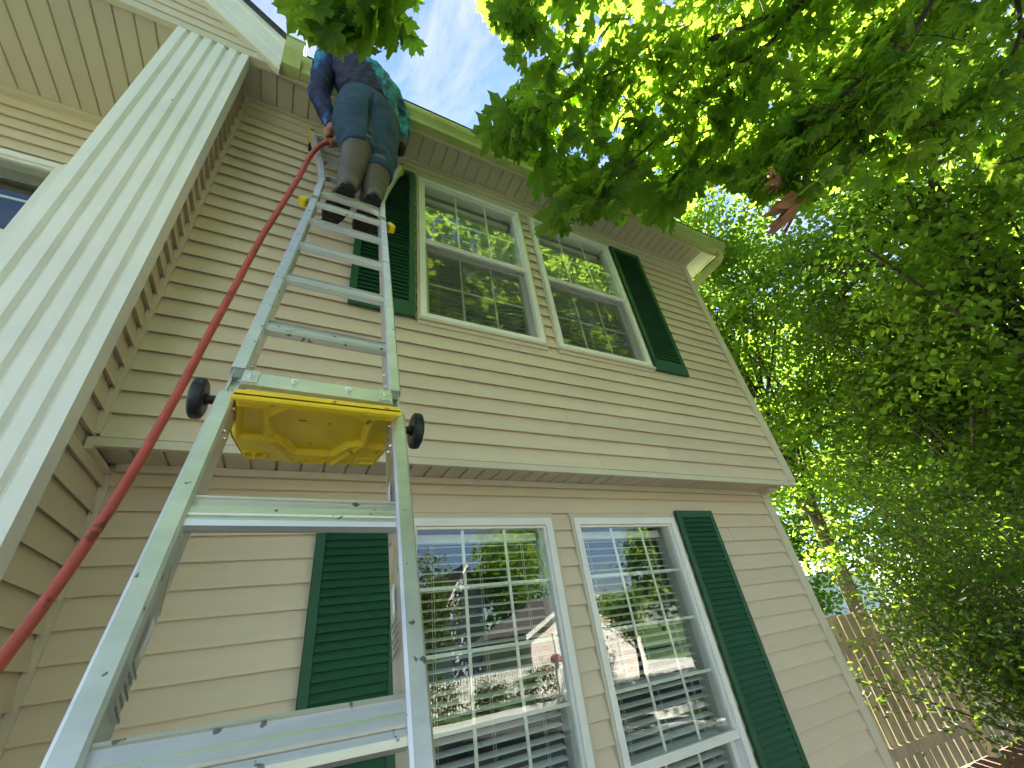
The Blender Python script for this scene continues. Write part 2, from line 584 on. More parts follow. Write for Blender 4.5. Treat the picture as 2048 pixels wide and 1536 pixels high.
# world-coordinates are used for geometry of parts: things keep identity transforms unless stated
# ================================================================== SETTING
g = MB()
g.add([(-600, -600, -0.008), (600, -600, -0.008), (600, 600, -0.008), (-600, 600, -0.008)], [(0, 1, 2, 3)])
tag(g.build("ground", "grass_mat"), kind="structure")
g = MB().box(-60, 60, -11.0, -6.2, -0.05, 0.0)
tag(g.build("road", "asphalt"), kind="structure")
g = MB().box(-60, 60, -6.2, -6.05, -0.05, 0.12).box(-60, 60, -11.15, -11.0, -0.05, 0.12)
tag(g.build("kerb", "concrete"), kind="structure")
g = MB().box(-6.5, 8.5, -6.05, -1.7, -0.06, 0.02)  # widened past its known extent to bounce light onto the facade
tag(g.build("driveway", "concrete"), kind="structure")
g = MB().box(9.2, 19, -20, -11.15, -0.06, 0.03)
tag(g.build("driveway", "concrete"), kind="structure")
g = MB().box(-0.4, 5.2, -1.3, 0.27, -0.02, 0.03).box(4.5, 9.5, -0.9, 1.2, -0.02, 0.03)
tag(g.build("planting_bed", "mulch"), kind="structure")

# ================================================================== HOUSE
house = thing("house", "two storey house in beige lap siding with green shutters and white fluted pilaster", "house", (0, 0, 0))

C4 = 0.1016
XR = 4.29        # left edge of right corner post
Z0U = 2.55
DL = 0.272       # set-back of the lower wall
ZSOF = 5.19
LAP = 0.0165


def course_mesh(L, h, axis, zcut0=0.0):
    """one lap board of length L, exposure h; local origin lower-left on the wall plane; faces -y (axis x) or +x (axis y)"""
    y_top = 0.005 - (LAP + 0.004) * (1 - h / C4)
    mb = MB()
    e_ = 0.010 if h > C4 - 0.002 else 0.0
    pr = [(0.008, 0.012), (-LAP + 0.0022, 0.012), (-LAP + 0.0022, 0.0), (-LAP, 0.0), (-LAP, 0.003), (y_top, h + e_), (0.008, h + e_)] if h > 0.03 else [(0.008, 0.0), (-LAP, 0.0), (y_top, h), (0.008, h)]
    if axis == 'x':
        mb.extr([(0, p[0], p[1]) for p in pr], Vector((L, 0, 0)))
    else:
        mb.extr([(-p[0], 0, p[1]) for p in pr], Vector((0, L, 0)))
    return mb


_cm = {}


def board(parent, axis, o, L, h, material):
    key = (axis, round(L, 3), round(h, 3), material)
    if key not in _cm: _cm[key] = course_mesh(L, h, axis).mesh("siding_board", material)
    return link("siding_board", _cm[key], parent, o)


def siding(parent, axis, plane, a0, a1, z0, zt, z1, openings, seams, material="siding", top_limit=None):
    """courses from z0 (a lap line) down/up between zt..z1 along the wall"""
    k = 0
    z = z0
    n = int(math.ceil((z1 - z0) / C4 - 1e-6))
    for k in range(n):
        zb = z0 + k * C4
        ze = min(zb + C4, z1)
        segs = [(a0, a1, zb, ze)]
        for (oa, ob, oz0, oz1) in openings:
            ns = []
            for (s0, s1, sz0, sz1) in segs:
                if ob <= s0 or oa >= s1 or oz1 <= sz0 or oz0 >= sz1:
                    ns.append((s0, s1, sz0, sz1)); continue
                if s0 < oa: ns.append((s0, oa, sz0, sz1))
                if ob < s1: ns.append((ob, s1, sz0, sz1))
                m0, m1 = max(s0, oa), min(s1, ob)
                if oz0 - sz0 > 0.012: ns.append((m0, m1, sz0, oz0))
                if sz1 - oz1 > 0.012: ns.append((m0, m1, oz1, sz1))
            segs = ns
        for (s0, s1, sz0, sz1) in segs:
            cuts = [s0] + [c for c in seams.get(k, []) if s0 + 0.1 < c < s1 - 0.1] + [s1]
            for i in range(len(cuts) - 1):
                c0, c1 = cuts[i], cuts[i + 1]
                jit = random.uniform(-0.0006, 0.0006) + (0.0018 if i % 2 else 0)
                if i + 1 < len(cuts) - 1: c1 += 0.012 if not (i % 2) else 0
                oo = (c0, plane - jit, sz0) if axis == 'x' else (plane + jit, c0, sz0)
                board(parent, axis, oo, c1 - c0, sz1 - sz0, material)


# --- upper wall: sheathing with openings for the two windows
U = [(1.205, 2.115, 3.47, 4.975), (2.235, 3.145, 3.47, 4.975)]
Lw = [(1.205, 2.075, 0.56, 2.325), (2.24, 3.115, 0.56, 2.325)]


def sheathing(name, y0, y1, xa, xb, za, zb, openings, material="trim"):
    mb = MB()
    xs = sorted([xa, xb] + [o[0] for o in openings] + [o[1] for o in openings])
    for i in range(len(xs) - 1):
        x0, x1 = xs[i], xs[i + 1]
        if x1 - x0 < 1e-6: continue
        hit = [o for o in openings if o[0] <= x0 + 1e-6 and o[1] >= x1 - 1e-6]
        if hit:
            mb.box(x0, x1, y0, y1, za, hit[0][2]); mb.box(x0, x1, y0, y1, hit[0][3], zb)
        else:
            mb.box(x0, x1, y0, y1, za, zb)
    return mb.build(name, material, house)


wu = sheathing("wall", 0.0085, 0.14, -0.03, 4.37, 2.585, 5.75, U)
wl = sheathing("wall", DL + 0.0085, DL + 0.14, -0.03, 4.37, 0.0, 2.70, Lw)
rng_s = random.Random(3)
se_u = {k: ([rng_s.uniform(0.5, 3.9)] if rng_s.random() < 0.55 else []) for k in range(30)}
se_u[7] = [1.47]; se_u[6] = [1.47]; se_u[3] = [2.16]; se_u[2] = [2.2]; se_u[1] = [3.0]
siding(wu, 'x', 0.0, 0.0, XR, Z0U, Z0U, 5.005, [(o[0] - 0.018, o[1] + 0.018, o[2] - 0.02, o[3] + 0.018) for o in U], se_u)
ZL0 = 2.46 - 24 * C4
se_l = {k: ([rng_s.uniform(0.4, 3.9)] if rng_s.random() < 0.5 else []) for k in range(30)}
se_l[20] = [0.47]; se_l[21] = [3.7]
siding(wl, 'x', DL, 0.0, XR, ZL0, ZL0, 2.515, [(o[0] - 0.018, o[1] + 0.018, o[2] - 0.02, o[3] + 0.018) for o in Lw], se_l)
# frieze strips at the head of the upper wall, in two laps
bpart("frieze_board", house, "trim", (0.0, XR + 0.0, -0.010, 0.004, 5.006, 5.085), )
bpart("frieze_board", house, "trim", (0.0, XR + 0.0, -0.016, 0.004, 5.087, 5.150), )
bpart("soffit_trim", house, "trim", (0.0, 4.40, -0.030, 0.003, 5.152, 5.172), (0.0, 4.40, -0.030, -0.024, 5.1722, 5.186))
# starter strip / lower band of the upper wall
bpart("starter_strip", house, "trim", (-0.03, 4.375, -0.020, 0.004, 2.512, 2.546))
bpart("soffit_trim", house, "trim", (0.0, 4.375, DL - 0.030, DL - 0.002, 2.517, 2.535), (0.0, 4.375, DL - 0.030, DL - 0.025, 2.535, 2.549))
# corner posts
bpart("corner_post", house, "trim", (XR, 4.383, -0.024, 0.004, 2.548, 5.150), (4.371, 4.383, 0.005, 0.10, 2.548, 5.150))
bpart("corner_post", house, "trim", (XR, 4.383, DL - 0.024, DL + 0.004, 0.0, 2.514), (4.371, 4.383, DL + 0.005, DL + 0.10, 0.0, 2.514))
bpart("corner_post", house, "trim", (-0.029, 0.0, -0.022, 0.003, 2.56, 5.150))
bpart("corner_post", house, "trim", (-0.029, 0.0, DL - 0.022, DL + 0.003, 0.0, 2.514))
# the right hand gable-end wall and back walls, enough to close the house
we = bpart("wall", house, "trim", (4.25, 4.3615, 0.145, 7.0, 2.52, 5.75), (4.25, 4.3615, DL + 0.145, 7.0, 0.0, 2.515), (-4.5, 4.25, 6.9, 7.0, 0.0, 5.75))
siding(we, 'y', 4.37, 0.10, 3.5, Z0U, Z0U, 5.6, [], {}, "siding_side")
siding(we, 'y', 4.37, DL + 0.10, 3.5, ZL0, ZL0, 2.515, [], {}, "siding_side")
# gable triangle of the right end
mb = MB()
mb.extr([(4.25, -0.0, 5.752), (4.25, 7.0, 5.752), (4.25, 3.5, 8.1)], Vector((0.119, 0, 0)))
mb.build("gable_wall", "siding", house)

# --- side (wing) wall between pilaster and main wall
ww = bpart("wall", house, "trim", (-0.345, -0.0385, -0.215, 0.02, 2.55, 5.19), (-0.345, -0.0385, -0.215, 0.53, 0.0, 2.55), (-0.345, -0.0385, 0.02, 0.53, 2.55, 5.19))
siding(ww, 'y', -0.03, -0.215, -0.001, Z0U, Z0U, 5.17, [], {}, "siding_side")
siding(ww, 'y', -0.03, -0.215, DL - 0.001, Z0U - 25 * C4, 0, 2.50, [], {}, "siding_side")
bpart("soffit_trim", house, "trim", (-0.030, -0.004, -0.018, DL - 0.03, 2.500, 2.512))

# --- soffits made of grooved panels
PW = 0.1020
pm = {}


def soffit(name, x0, x1, y0, y1, z, xoff):
    back = bpart(name, house, "soffit", (x0, x1, y0, y1 + 0.05, z + 0.012, z + 0.030))
    k0 = math.floor((x0 - xoff) / PW)
    x = xoff + k0 * PW
    key = (round(y1 - y0, 3),)
    if key not in pm:
        w = PW - 0.008
        mb = MB()
        mb.extr([(0, 0, 0.0115), (0.0, 0, 0.004), (0.004, 0, 0.0), (w - 0.004, 0, 0.0), (w, 0, 0.004), (w, 0, 0.0115)], Vector((0, y1 - y0, 0)))
        pm[key] = mb.mesh("soffit_panel", "soffit")
    while x + PW < x1 + 0.03:
        link("soffit_panel", pm[key], back, (x + 0.004, y0, z + random.uniform(-0.0005, 0.0005)))
        x += PW
    return back


soffit("eave_soffit", 0.0, 4.60, -0.250, -0.026, ZSOF, 0.167)
soffit("overhang_soffit", 0.0, 4.37, 0.005, DL - 0.026, 2.55, 0.0665)
soffit("porch_ceiling", -3.5, -0.36, -0.262, 0.50, ZSOF, -1.311)

# --- fascia and gutter
bpart("fascia", house, "trim", (0.0, 4.62, -0.268, -0.251, 5.165, 5.31))
bpart("fascia", house, "white_trim", (4.601, 4.620, -0.250, 0.9, 5.165, 5.31), (4.40, 4.600, -0.249, 0.9, 5.178, 5.189))
prof = [(-0.269, 5.180), (-0.330, 5.180), (-0.334, 5.186), (-0.340, 5.215), (-0.356, 5.232), (-0.374, 5.245), (-0.386, 5.268), (-0.388, 5.290), (-0.380, 5.293), (-0.380, 5.286), (-0.372, 5.266), (-0.36, 5.25), (-0.332, 5.225), (-0.326, 5.19), (-0.275, 5.19), (-0.275, 5.29), (-0.269, 5.29)]
mb = MB().extr([(0.30, p[0], p[1]) for p in prof], Vector((4.40, 0, 0)))
gut = mb.build("gutter", "gutter", house)
mb = MB().extr([(4.70, p[0], p[1]) for p in [(-0.269, 5.178), (-0.332, 5.178), (-0.344, 5.22), (-0.378, 5.245), (-0.391, 5.295), (-0.269, 5.295)]], Vector((0.004, 0, 0)))
mb.build("end_cap", "gutter", gut)
# gutter box at the foot of the gable rake
mb = MB()
mb.extr([(0.186, p[0], p[1]) for p in [(-0.27, 5.176), (-0.345, 5.176), (-0.40, 5.30), (-0.415, 5.41), (-0.27, 5.41)]], Vector((0.113, 0, 0)))
mb.box(0.182, 0.305, -0.421, -0.28, 5.412, 5.424)
mb.build("gutter_return", "gutter", house)
# downspout: outlet, elbow, leader on the end wall
dsp = MB()


def rect_tube(mb, pts, w, d):
    rr = []
    pts = [Vector(p) for p in pts]
    for i, p in enumerate(pts):
        dd = (pts[min(i + 1, len(pts) - 1)] - pts[max(i - 1, 0)]).normalized()
        s1 = dd.cross(Vector((0.2, 0.9, 0.35))).normalized()
        s2 = dd.cross(s1)
        c = 0.25
        rr.append([p + s1 * a_ * w / 2 + s2 * b_ * d / 2 for a_, b_ in ((-1, -1 + c), (-1 + c, -1), (1 - c, -1), (1, -1 + c), (1, 1 - c), (1 - c, 1), (-1 + c, 1), (-1, 1 - c))])
    mb.rings(rr, True, False)


rect_tube(dsp, [(4.64, -0.30, 5.18), (4.64, -0.295, 5.13), (4.62, -0.26, 5.09), (4.47, 0.02, 4.93), (4.43, 0.10, 4.88), (4.422, 0.46, 4.72), (4.422, 0.52, 4.62), (4.422, 0.52, 0.1)], 0.075, 0.055)
dsp.build("downspout", "gutter", house)

# --- main roof with shingle courses at its edge
mb = MB()
sl = math.tan(math.radians(34))
mb.extr([(0.31, -0.36, 5.305), (0.31, 3.5, 5.305 + sl * 3.86), (0.31, 7.4, 5.305), (0.31, 7.4, 5.33), (0.31, 3.5, 5.335 + sl * 3.86), (0.31, -0.36, 5.335)], Vector((4.34, 0, 0)))
roof = mb.build("roof", "shingle", house)
shm = MB().box(0, 0.30, 0, 0.14, 0, 0.008).mesh("shingle", "shingle")
for r_ in range(3):
    for k in range(15):
        o = link("shingle", shm, roof, (0.32 + k * 0.303 + (0.15 if r_ % 2 else 0), -0.372 + r_ * 0.115, 5.338 + r_ * 0.115 * sl))
        if o.location.x > 4.4: bpy.data.objects.remove(o); continue
        o.rotation_euler = (math.radians(34), 0, 0)

# --- gable over the porch: frieze bands, siding, rake boards, roof
YG = -0.285


def rake_z(x):          # lower edge of the rake board
    return 5.139 + (0.182 - x) * 0.97


bpart("frieze_board", house, "trim", (-4.5, 0.155, YG - 0.016, YG + 0.02, 5.170, 5.245))
bpart("frieze_board", house, "trim", (-4.5, 0.10, YG - 0.024, YG + 0.02, 5.247, 5.272))
bpart("frieze_board", house, "white_trim", (0.0, 0.200, YG + 0.0205, YG + 0.033, 5.178, 5.262))
bpart("vent", house, "white_trim", (0.035, 0.078, YG - 0.021, YG - 0.0165, 5.188, 5.194), (0.035, 0.078, YG - 0.021, YG - 0.0165, 5.226, 5.232), (0.035, 0.041, YG - 0.021, YG - 0.0165, 5.194, 5.226), (0.072, 0.078, YG - 0.021, YG - 0.0165, 5.194, 5.226))
gw = MB()
gw.extr([(0.02, YG + 0.006, 5.275), (-1.95, YG + 0.006, 7.2), (-3.9, YG + 0.006, 5.275)], Vector((0, 0.10, 0)))
gwo = gw.build("gable_wall", "trim", house)
k = 0
z = 5.275
while z < 7.0:
    xr = 0.182 - (z - 5.139) / 0.97 + 0.05
    xt = 0.182 - (z + C4 - 5.139) / 0.97 + 0.05
    xl = -3.9 + (z - 5.275)
    mb = MB()
    x0_ = xl + 0.1
    vs = [(x0_, YG - 0.013, z), (xr, YG - 0.013, z), (xt, YG - 0.002, z + C4), (x0_ + 0.1, YG - 0.002, z + C4), (x0_, YG + 0.004, z), (xr, YG + 0.004, z), (xt, YG + 0.004, z + C4), (x0_ + 0.1, YG + 0.004, z + C4)]
    mb.add(vs, [(0, 1, 2, 3), (4, 7, 6, 5), (0, 4, 5, 1), (1, 5, 6, 2), (3, 2, 6, 7), (0, 3, 7, 4)])
    mb.build("siding_board", "siding", gwo)
    z += C4


def rake(w0, w1, y0, y1, name, material):
    """band between perpendicular offsets w0..w1 (vertical measure) above the lower rake line"""
    mb = MB()
    xa, xb = 0.185, -1.95
    ring = [(xa, y0, rake_z(xa) + w0), (xa, y0, rake_z(xa) + w1), (xb, y0, rake_z(xb) + w1), (xb, y0, rake_z(xb) + w0)]
    mb.extr(ring, Vector((0, y1 - y0, 0)))
    # mirrored slope on the far side of the gable
    ring = [(-3.9 - p[0] if False else 2 * xb - p[0], p[1], p[2]) for p in ring]
    mb.extr(list(reversed(ring)), Vector((0, y1 - y0, 0)))
    return mb.build(name, material, house)


rake(-0.035, -0.012, YG - 0.030, YG - 0.0, "rake_trim", "trim")
rake(-0.010, 0.075, YG - 0.050, YG - 0.0, "rake_board", "white_trim")
rake(0.077, 0.235, YG - 0.062, YG - 0.0, "rake_board", "white_trim")
rake(0.237, 0.30, YG - 0.085, YG + 0.01, "rake_board", "white_trim")
rake(0.302, 0.325, YG - 0.105, 1.2, "gable_roof", "shingle")
rake(0.326, 0.336, YG - 0.112, 0.3, "shingle_edge", "shingle")

# --- pilaster: fluted white cladding
px0, px1, pyf, pyb = -0.370, 0.004, -0.300, -0.218
nfl = 6
gr = 0.019
wfl = (px1 - px0 - 5 * 0.026) / 6
pr = [(px0, pyb), (px0, pyf)]
x = px0
for i in range(nfl):
    x += wfl
    pr.append((x, pyf))
    if i < nfl - 1:
        pr += [(x + 0.009, pyf + gr), (x + 0.017, pyf + gr), (x + 0.026, pyf)]
        x += 0.026
pr += [(px1, pyb)]
mb = MB()
mb.extr([(p[0], p[1], 0.12) for p in pr], Vector((0, 0, 5.168 - 0.12)))
pil = mb.build("pilaster", "white_trim", house)
MB().box(px0 - 0.012, px1 + 0.012, pyf - 0.012, pyb, 0.0, 0.12).build("plinth", "white_trim", pil)
sm_ = MB()
sm_.sphere((-0.20, pyf - 0.0005, 4.36), (0.0035, 0.001, 0.005), 8, 4)
sm_.build("screw", "sole", pil)

# --- porch back wall with its window
wb = bpart("wall", house, "trim", (-0.93, -0.345, 0.5385, 0.66, 0.0, 5.19), (-3.6, -2.55, 0.5385, 0.66, 0.0, 5.19), (-2.55, -0.93, 0.5385, 0.66, 4.585, 5.19), (-2.55, -0.93, 0.5385, 0.66, 0.0, 3.0))
wb.location = (0, 0, 0)
siding(wb, 'x', 0.53, -3.5, -0.36, 4.62 - 10 * C4, 0, 5.13, [(-2.57, -0.345, 2.9, 4.615)], {}, "siding")
bpart("soffit_trim", house, "trim", (-3.5, -0.36, 0.502, 0.528, 5.150, 5.166), (-3.5, -0.36, 0.507, 0.528, 5.133, 5.148), (-3.5, -0.36, 0.502, 0.507, 5.167, 5.186))


# --- windows
def window(x0, x1, z0, z1, yp, zmid, cols, rows_up, rows_dn, screen=False, light_mid=True):
    """opening x0..x1, z0..z1 in a wall whose siding plane is yp"""
    w = MB()
    f = 0.040
    # main frame, standing 2 cm proud
    yo, yi = yp - 0.030, yp + 0.075
    w.box(x0, x0 + f, yo, yi, z0, z1); w.box(x1 - f, x1, yo, yi, z0, z1)
    w.box(x0 + f, x1 - f, yo, yi, z1 - f, z1); w.box(x0 + f, x1 - f, yo, yi, z0, z0 + f)
    win = w.build("window", "white_trim", house)
    j = 0.016
    MB().box(x0 - j, x0 - 0.001, yp - 0.022, yp, z0 - j, z1 + j).box(x1 + 0.001, x1 + j, yp - 0.022, yp, z0 - j, z1 + j).box(x0 - 0.001, x1 + 0.001, yp - 0.022, yp, z1 + 0.001, z1 + j).build("trim_channel", "trim", win)
    # sill lip in two steps
    MB().box(x0 - 0.018, x1 + 0.018, yp - 0.040, yp, z0 - 0.022, z0 - 0.001).box(x0 - 0.012, x1 + 0.012, yp - 0.020, yp, z0 - 0.046, z0 - 0.023).build("sill", "trim", win)
    xi0, xi1 = x0 + f + 0.001, x1 - f - 0.001
    # upper sash (outer)
    s = 0.024
    ya, yb = yp - 0.012, yp + 0.018
    zt = z1 - f - 0.001
    zm = zmid
    mb = MB()
    mb.box(xi0, xi0 + s * .5, ya, yb, zm, zt); mb.box(xi1 - s * .5, xi1, ya, yb, zm, zt)
    mb.box(xi0 + s * .5, xi1 - s * .5, ya, yb, zt - s * .5, zt)
    mb.build("sash", "white_trim", win)
    MB().box(xi0, xi1, yp - 0.022, yb, zm - 0.040, zm - 0.001).box(xi0, xi1, yp - 0.028, yb, zm - 0.018, zm - 0.0065).build("meeting_rail", "white_trim", win)
    gx0, gx1 = xi0 + s * .5 + 0.0005, xi1 - s * .5 - 0.0005
    gy = yp + 0.004
    pane = MB().box(gx0, gx1, gy, gy + 0.0035, zm, zt - s * .5 - 0.0005).build("pane", "glass", win)

    def muntins(gx0, gx1, ga, gb, y, cols, rows):
        mw = 0.008
        for c in range(1, cols):
            x = gx0 + (gx1 - gx0) * c / cols
            MB().box(x - mw, x + mw, y, y + 0.006, ga, gb).build("muntin", "white_trim", win)
        for r in range(1, rows):
            zz = ga + (gb - ga) * r / rows
            MB().box(gx0, gx1, y + 0.0065, y + 0.0115, zz - mw, zz + mw).build("muntin", "white_trim", win)

    muntins(gx0, gx1, zm, zt - s * .5, gy + 0.006, cols, rows_up)
    # lower sash (inner)
    zb = z0 + f + 0.001
    ze = zm - 0.041
    yc, yd = yp + 0.026, yp + 0.056
    s2 = 0.034
    MB().box(xi0, xi0 + s2, yc, yd, zb, ze).box(xi1 - s2, xi1, yc, yd, zb, ze).box(xi0 + s2, xi1 - s2, yc, yd, zb, zb + s2).box(xi0 + s2, xi1 - s2, yc, yd, ze - 0.012, ze).build("sash", "white_trim", win)
    MB().box(xi0 + s2 + 0.0005, xi1 - s2 - 0.0005, yc + 0.012, yc + 0.0155, zb + s2 + 0.0005, ze - 0.0125).build("pane", "glass", win)
    muntins(xi0 + s2, xi1 - s2, zb + s2, ze - 0.012, yc + 0.018, cols, rows_dn)
    if screen:
        t = 0.012
        MB().box(xi0, xi0 + t, yp - 0.010, yp - 0.002, zb, ze).box(xi1 - t, xi1, yp - 0.010, yp - 0.002, zb, ze).box(xi0 + t, xi1 - t, yp - 0.010, yp - 0.002, zb, zb + t).build("screen_frame", "trim", win)
        MB().add([(xi0 + t, yp - 0.006, zb + t), (xi1 - t, yp - 0.006, zb + t), (xi1 - t, yp - 0.006, ze), (xi0 + t, yp - 0.006, ze)], [(0, 1, 2, 3)]).build("insect_screen", "screen", win)
    # jamb returns and a dark room behind
    jl = MB()
    jl.box(x0, x0 + 0.02, yi + 0.001, yi + 0.10, z0, z1).box(x1 - 0.02, x1, yi + 0.001, yi + 0.10, z0, z1)
    jl.box(x0 + 0.02, x1 - 0.02, yi + 0.001, yi + 0.10, z1 - 0.02, z1).box(x0 + 0.02, x1 - 0.02, yi + 0.001, yi + 0.10, z0, z0 + 0.02)
    jl.build("jamb", "interior_frame", win)
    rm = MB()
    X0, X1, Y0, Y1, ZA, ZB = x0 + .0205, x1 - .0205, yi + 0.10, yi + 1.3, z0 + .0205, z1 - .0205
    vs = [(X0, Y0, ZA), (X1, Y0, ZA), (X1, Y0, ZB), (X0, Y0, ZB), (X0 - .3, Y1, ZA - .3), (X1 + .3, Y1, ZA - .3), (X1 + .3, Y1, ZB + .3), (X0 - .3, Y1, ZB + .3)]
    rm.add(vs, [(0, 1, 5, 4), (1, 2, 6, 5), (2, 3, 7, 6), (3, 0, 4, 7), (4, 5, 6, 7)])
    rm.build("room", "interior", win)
    return win


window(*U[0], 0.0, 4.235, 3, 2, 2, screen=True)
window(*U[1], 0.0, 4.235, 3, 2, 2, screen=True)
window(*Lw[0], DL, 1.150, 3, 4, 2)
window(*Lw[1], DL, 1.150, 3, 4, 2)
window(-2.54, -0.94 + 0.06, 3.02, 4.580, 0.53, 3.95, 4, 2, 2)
bpart("mullion", house, "white_trim", (-0.9, -0.36, 0.505, 0.534, 4.545, 4.60))


# blinds: each one hangs inside its window
def blinds(x0, x1, z0, z1, yb, pitch, tilt, label, drop=None):
    t = thing("window_blind", label, "blind", (0, 0, 0), "white slatted blinds inside the windows")
    bpart("headrail", t, "blind", (x0, x1, yb - 0.024, yb + 0.024, z1 - 0.045, z1))
    L = x1 - x0 - 0.01
    mb = MB()
    n = 6
    w = 0.025
    pts = [(w * (2 * i / n - 1), 0.0025 * (1 - (2 * i / n - 1) ** 2)) for i in range(n + 1)]
    ring = [(0, p[0], p[1]) for p in pts] + [(0, p[0], p[1] - 0.0018) for p in reversed(pts)]
    mb.extr(ring, Vector((L, 0, 0)))
    me = mb.mesh("slat", "blind")
    z = z1 - 0.06
    while z > z0 + 0.03:
        o = link("slat", me, t, (x0 + 0.005, yb, z))
        o.rotation_euler = (math.radians(tilt + random.uniform(-2.5, 2.5)), math.radians(random.uniform(-0.12, 0.12)), 0)
        z -= pitch
    bpart("bottom_rail", t, "blind", (x0, x1, yb - 0.02, yb + 0.02, z0 + 0.002, z0 + 0.02))
    for fx in (0.14, 0.5, 0.86):
        x = x0 + L * fx
        MB().tube([(x, yb - 0.026, z1 - 0.045), (x, yb - 0.026, z0 + 0.02)], 0.0012, 5).tube([(x + 0.012, yb - 0.026, z1 - 0.045), (x + 0.012, yb - 0.026, z0 + 0.02)], 0.0012, 5).build("cord", "cord", t)
    return t


blinds(U[0][0] + .05, U[0][1] - .05, 3.50, 4.93, 0.125, 0.043, 22, "slatted blind inside the upstairs window beside the ladder")
blinds(U[1][0] + .05, U[1][1] - .05, 3.50, 4.93, 0.125, 0.043, 22, "slatted blind inside the upstairs window next to the right hand shutter")
blinds(Lw[0][0] + .05, Lw[0][1] - .05, 0.6, 2.27, DL + 0.125, 0.043, 16, "slatted blind inside the downstairs window right behind the ladder rail")
blinds(Lw[1][0] + .05, Lw[1][1] - .05, 0.6, 2.27, DL + 0.125, 0.043, 16, "slatted blind inside the downstairs window beside the right hand shutter")

# shutters
_lv = {}


def shutter(x0, x1, z0, z1, yp):
    fr = 0.042
    ft, fb = 0.05, 0.105
    y0, y1 = yp - 0.038, yp - 0.014
    mb = MB()
    mb.cbox(x0, x0 + fr, y0, y1, z0, z1, 0.003); mb.cbox(x1 - fr, x1, y0, y1, z0, z1, 0.003)
    mb.box(x0 + fr, x1 - fr, y0 + .001, y1, z1 - ft, z1); mb.box(x0 + fr, x1 - fr, y0 + .001, y1, z0, z0 + fb)
    mb.box(x0 + fr * .9, x1 - fr * .9, y1 - 0.004, y1 - 0.001, z0 + 0.01, z1 - 0.01)
    sh = mb.build("shutter", "shutter", house)
    L = x1 - x0 - 2 * fr
    key = round(L, 3)
    if key not in _lv:
        q = MB()
        q.extr([(0, 0.0, 0.0), (0, 0.004, -0.001), (0, 0.0195, 0.029), (0, 0.0155, 0.032)], Vector((L, 0, 0)))
        _lv[key] = q.mesh("louver", "shutter")
    z = z0 + fb
    pitch = 0.0335
    n = int((z1 - ft - z0 - fb) / pitch)
    pitch = (z1 - ft - z0 - fb) / n
    for k in range(n):
        link("louver", _lv[key], sh, (x0 + fr, y0 + 0.001, z + k * pitch))
    for (xx, zz) in ((x0 + fr * .5, z0 + .12), (x1 - fr * .5, z0 + .12), (x0 + fr * .5, z1 - .12), (x1 - fr * .5, z1 - .12)):
        MB().sphere((xx, y0 - 0.001, zz), (0.006, 0.003, 0.006), 8, 4).build("screw", "shutter", sh)
    return sh


shutter(0.785, 1.172, 3.455, 4.985, 0.0)
shutter(3.176, 3.560, 3.450, 4.985, 0.0)
shutter(0.785, 1.165, 0.54, 2.375, DL)
shutter(3.150, 3.540, 0.54, 2.375, DL)

# ================================================================== LADDER
ladder = thing("ladder", "aluminium folding extension ladder with yellow tool tray leaning on the house", "ladder", (0, 0, 0))
P0 = Vector((0.685, -0.965, 2.473))
uL = Vector((0.02304, 0.35816, 0.93338)).normalized()
nL = Vector((0, -uL.z, uL.y)).normalized()
lx = uL.cross(nL) * -1
lx = Vector((1, 0, 0)) - uL * uL.x
lx.normalize()


def LM(o, u_, n_):
    """matrix: local x lateral, y outward-negative (so -y faces the camera), z along the ladder"""
    x_ = (Vector((1, 0, 0)) - u_ * u_.x).normalized()
    y_ = u_.cross(x_).normalized()
    return Matrix(((x_.x, y_.x, u_.x, o.x), (x_.y, y_.y, u_.y, o.y), (x_.z, y_.z, u_.z, o.z), (0, 0, 0, 1)))


M1 = LM(P0, uL, nL)
rail_w = 0.029


def rail(s0, s1, xl, yd0, yd1, M, name="rail", material="alu", lip=True, c=0.004):
    mb = MB()
    mb.cbox(xl, xl + rail_w, yd0, yd1, s0, s1, c, M)
    o = mb.build(name, material, ladder)
    return o


# lower section rails
sg = -2.63
for xl in (-0.176, 0.142):
    rail(-2.05, -0.315, xl + 0.004, -0.004, 0.068, M1)
    # flare to the ground
    sgn = -1 if xl < 0 else 1
    mb = MB()
    a0 = xl + 0.004
    def rg(s, dx): return [M1 @ Vector(p) for p in ((a0 + dx, -0.004, s), (a0 + dx + rail_w, -0.004, s), (a0 + dx + rail_w, 0.068, s), (a0 + dx, 0.068, s))]
    mb.rings([rg(-2.052, 0), rg(-2.3, sgn * 0.05), rg(-2.60, sgn * 0.14)], True, False)
    mb.build("rail", "alu", ladder)
    mb = MB().box(a0 + sgn * 0.14 - 0.006, a0 + sgn * 0.14 + rail_w + 0.006, -0.012, 0.076, -2.625, -2.57, M1)
    mb.build("foot", "black_plastic", ladder)
    # inner slide, narrower, showing in the gap
    mb = MB()
    xi = xl + (0.008 if xl < 0 else 0.002)
    mb.box(xi + 0.002, xi + 0.0065, 0.004, 0.056, -0.6, -0.21, M1)
    mb.box(xi + 0.0175, xi + 0.023, 0.004, 0.056, -0.6, -0.21, M1)
    mb.box(xi + 0.0065, xi + 0.0175, 0.012, 0.052, -0.6, -0.21, M1)
    mb.build("slide_rail", "alu_rung", ladder)
    MB().box(xi + 0.0045, xi + 0.0205, 0.001, 0.03, -0.262, -0.232, M1).build("end_plug", "alu_dark", ladder)
    # upper section rails
    rail(-0.232, 1.205, xl + (0.005 if xl < 0 else 0.001), -0.002, 0.062, M1)

